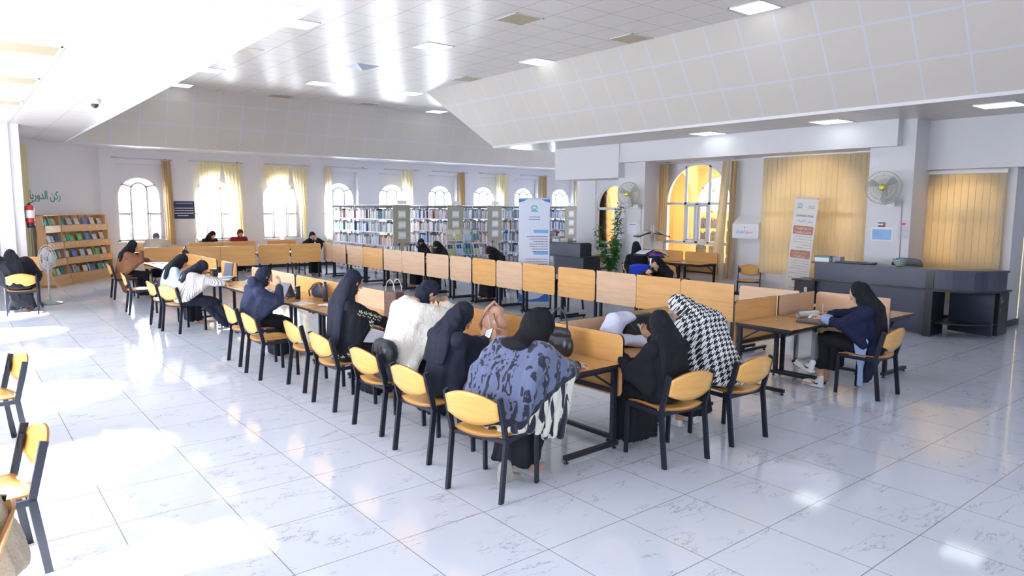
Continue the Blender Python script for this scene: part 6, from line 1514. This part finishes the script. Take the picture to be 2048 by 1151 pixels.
# open binder, roll of paper, blue pouch in front of the navy cardigan
t = thing('binder', 'open black zip binder with white pages in front of the navy cardigan', 'binder', (7.80, 3.98, ZD), .1)
bm = BM(); box(bm, -.30, .28, -.16, .17, 0, .022, .006); obj('cover', bm, M_ctrd, t)
bm = BM(); g = []
for i in range(13): x = -.02 + .28*(i/12); g.append((x, .024 + .035*math.sin(PI*min(1, i/9))**.7 if i < 12 else .024))
prism(bm, g + [(.26, .0225), (-.02, .0225)], (0, -.14, 0), (1, 0, 0), (0, 0, 1), (0, .29, 0)); obj('pages', bm, M_paper, t)
bm = BM(); tube(bm, [(-.16, 0, .038), (.16, 0, .038)], .036, 18, False); tube(bm, [(-.155, 0, .040), (.155, 0, .040)], .026, 16, False); o = obj('paper_roll', bm, M_paper); o.location = (7.95, 4.23, ZD); o.rotation_euler = (0, 0, -.25); tag(o, 'thick roll of white paper lying behind the open binder', 'paper roll')
bm = BM(); chain(bm, [(-.12, 0, .02), (.12, .0, .02)], [(.03, .03, .018)]*2); soft('pencil_case', bm, plain('royal_blue', (.03, .03, .5), .5), (8.15, 4.36, ZD), -.2, 'slim royal blue pencil case behind the paper roll', 'pencil case', .006)
bm = BM(); tube(bm, [(-.01, -.01, 0), (.05, .02, .10)], .004, 6); hp = Matrix.Translation(p20.location) @ Matrix.Rotation(p20.rotation_euler.z, 4, 'Z') @ q20['hr']; o = obj('pen', bm, M_stackl); o.location = hp + Vector((0, .06, .0)); tag(o, 'pen in the writing hand of the navy cardigan', 'pen')
# paper box between the rows, tall bag with wire handles behind the embroidered abaya
t = thing('paper_bag', 'brown paper bag with thin looped handles behind the embroidered abaya', 'bag', (4.02, 7.22, ZD), .1)
bm = BM(); box(bm, -.06, .06, -.12, .12, 0, .30, .008); obj('body_panel', bm, plain('bag_umber', (.12, .06, .045), .5, var=.4, bump=.02, bscale=12), t)
bm = BM()
for x in (-.05, .05): tube(bm, [(x, -.09 + .0*k + .09*(1-math.cos(PI*k/10)), .30 + .14*math.sin(PI*k/10)) for k in range(11)], .005, 6)
obj('handle', bm, M_stackl, t)
# stickers, crumbs on boards
M_film, nt_, b_n = new_mat('plastic_film'); tr_ = nd(nt_, 'ShaderNodeBsdfTransparent'); mx_ = nd(nt_, 'ShaderNodeMixShader'); mx_.inputs[0].default_value = .78
b_n.inputs['Base Color'].default_value = (.7, .7, .72, 1); b_n.inputs['Roughness'].default_value = .25; nt_.links.new(b_n.outputs[0], mx_.inputs[1]); nt_.links.new(tr_.outputs[0], mx_.inputs[2]); nt_.links.new(mx_.outputs[0], nt_.nodes['Material Output'].inputs['Surface'])
t = thing('waste_bag', 'clear plastic waste bag hanging under the cross desk', 'bag', (7.55, 4.0, .30), 0)
bm = BM(); lathe(bm, [(.10, 0), (.13, .05), (.11, .30), (.03, .38)], n=14); o = obj('bag_film', bm, M_film, t)
# colourful toy-like bag under the far left chair
bm = BM(); ell(bm, (0, 0, .10), (.10, .07, .10)); ell(bm, (.02, 0, .22), (.06, .05, .06)); soft('cloth_bag', bm, plain('bag_redorange', (.55, .13, .06), .7, var=.5, bump=.02, bscale=9), (1.10, 16.15, 0), 0, 'small red and orange bag on the floor under the far left chair', 'bag', .009)
# dark armchair back beside the white banner
t = thing('office_chair', 'dark fabric office chair back just left of the white roll-up banner', 'chair', (10.65, 13.3, 0), PI*.8)
bm = BM(); prism(bm, rrect(.50, .62, .14, 6, (1, 1, 1, 1), -.25, .55), (-.22, 0, 0), (0, 1, 0), (0, 0, 1), (-.06, 0, 0)); obj('backrest', bm, plain('grey_fabric', (.045, .055, .085), .8), t)
bm = BM(); box(bm, -.22, .25, -.24, .24, .42, .50, .02); obj('seat', bm, bpy.data.materials['grey_fabric'], t)
bm = BM(); tube(bm, [(0, 0, .05), (0, 0, .43)], .03, 8)
for k in range(5): a = k*2*PI/5; bar(bm, (0, 0, .06), (.27*math.cos(a), .27*math.sin(a), .03), .04, .03)
bar(bm, (-.15, 0, .44), (-.25, 0, .75), .06, .02); obj('base', bm, M_ctrd, t)
# bookcases in the corridor seen through the big arch
t = thing('corridor_bookcase', 'yellow bookcase with glass doors seen through the big arch window', 'bookcase', (17.7, 12.3, 0), 0)
M_yl = plain('yellow_frame', (.85, .62, .24), .5)
bm = BM(); box(bm, -.15, .2, -.95, .95, 0, 1.9); obj('carcass', bm, M_yl, t)
for i in range(3):
    for k in range(4):
        bm = BM(); y0_ = -.85+.58*i; z0_ = .3+.38*k; yy = y0_
        while yy < y0_+.46: wv = random.uniform(.03, .06); box(bm, -.165, -.15, yy, yy+wv*.9, z0_, z0_+random.uniform(.22, .32)); yy += wv
        obj('book_row', bm, [plain('dim_books', (.16, .14, .12), .6, var=.9, bump=.01, bscale=16)] if i == k == 0 else [bpy.data.materials['dim_books']], t)
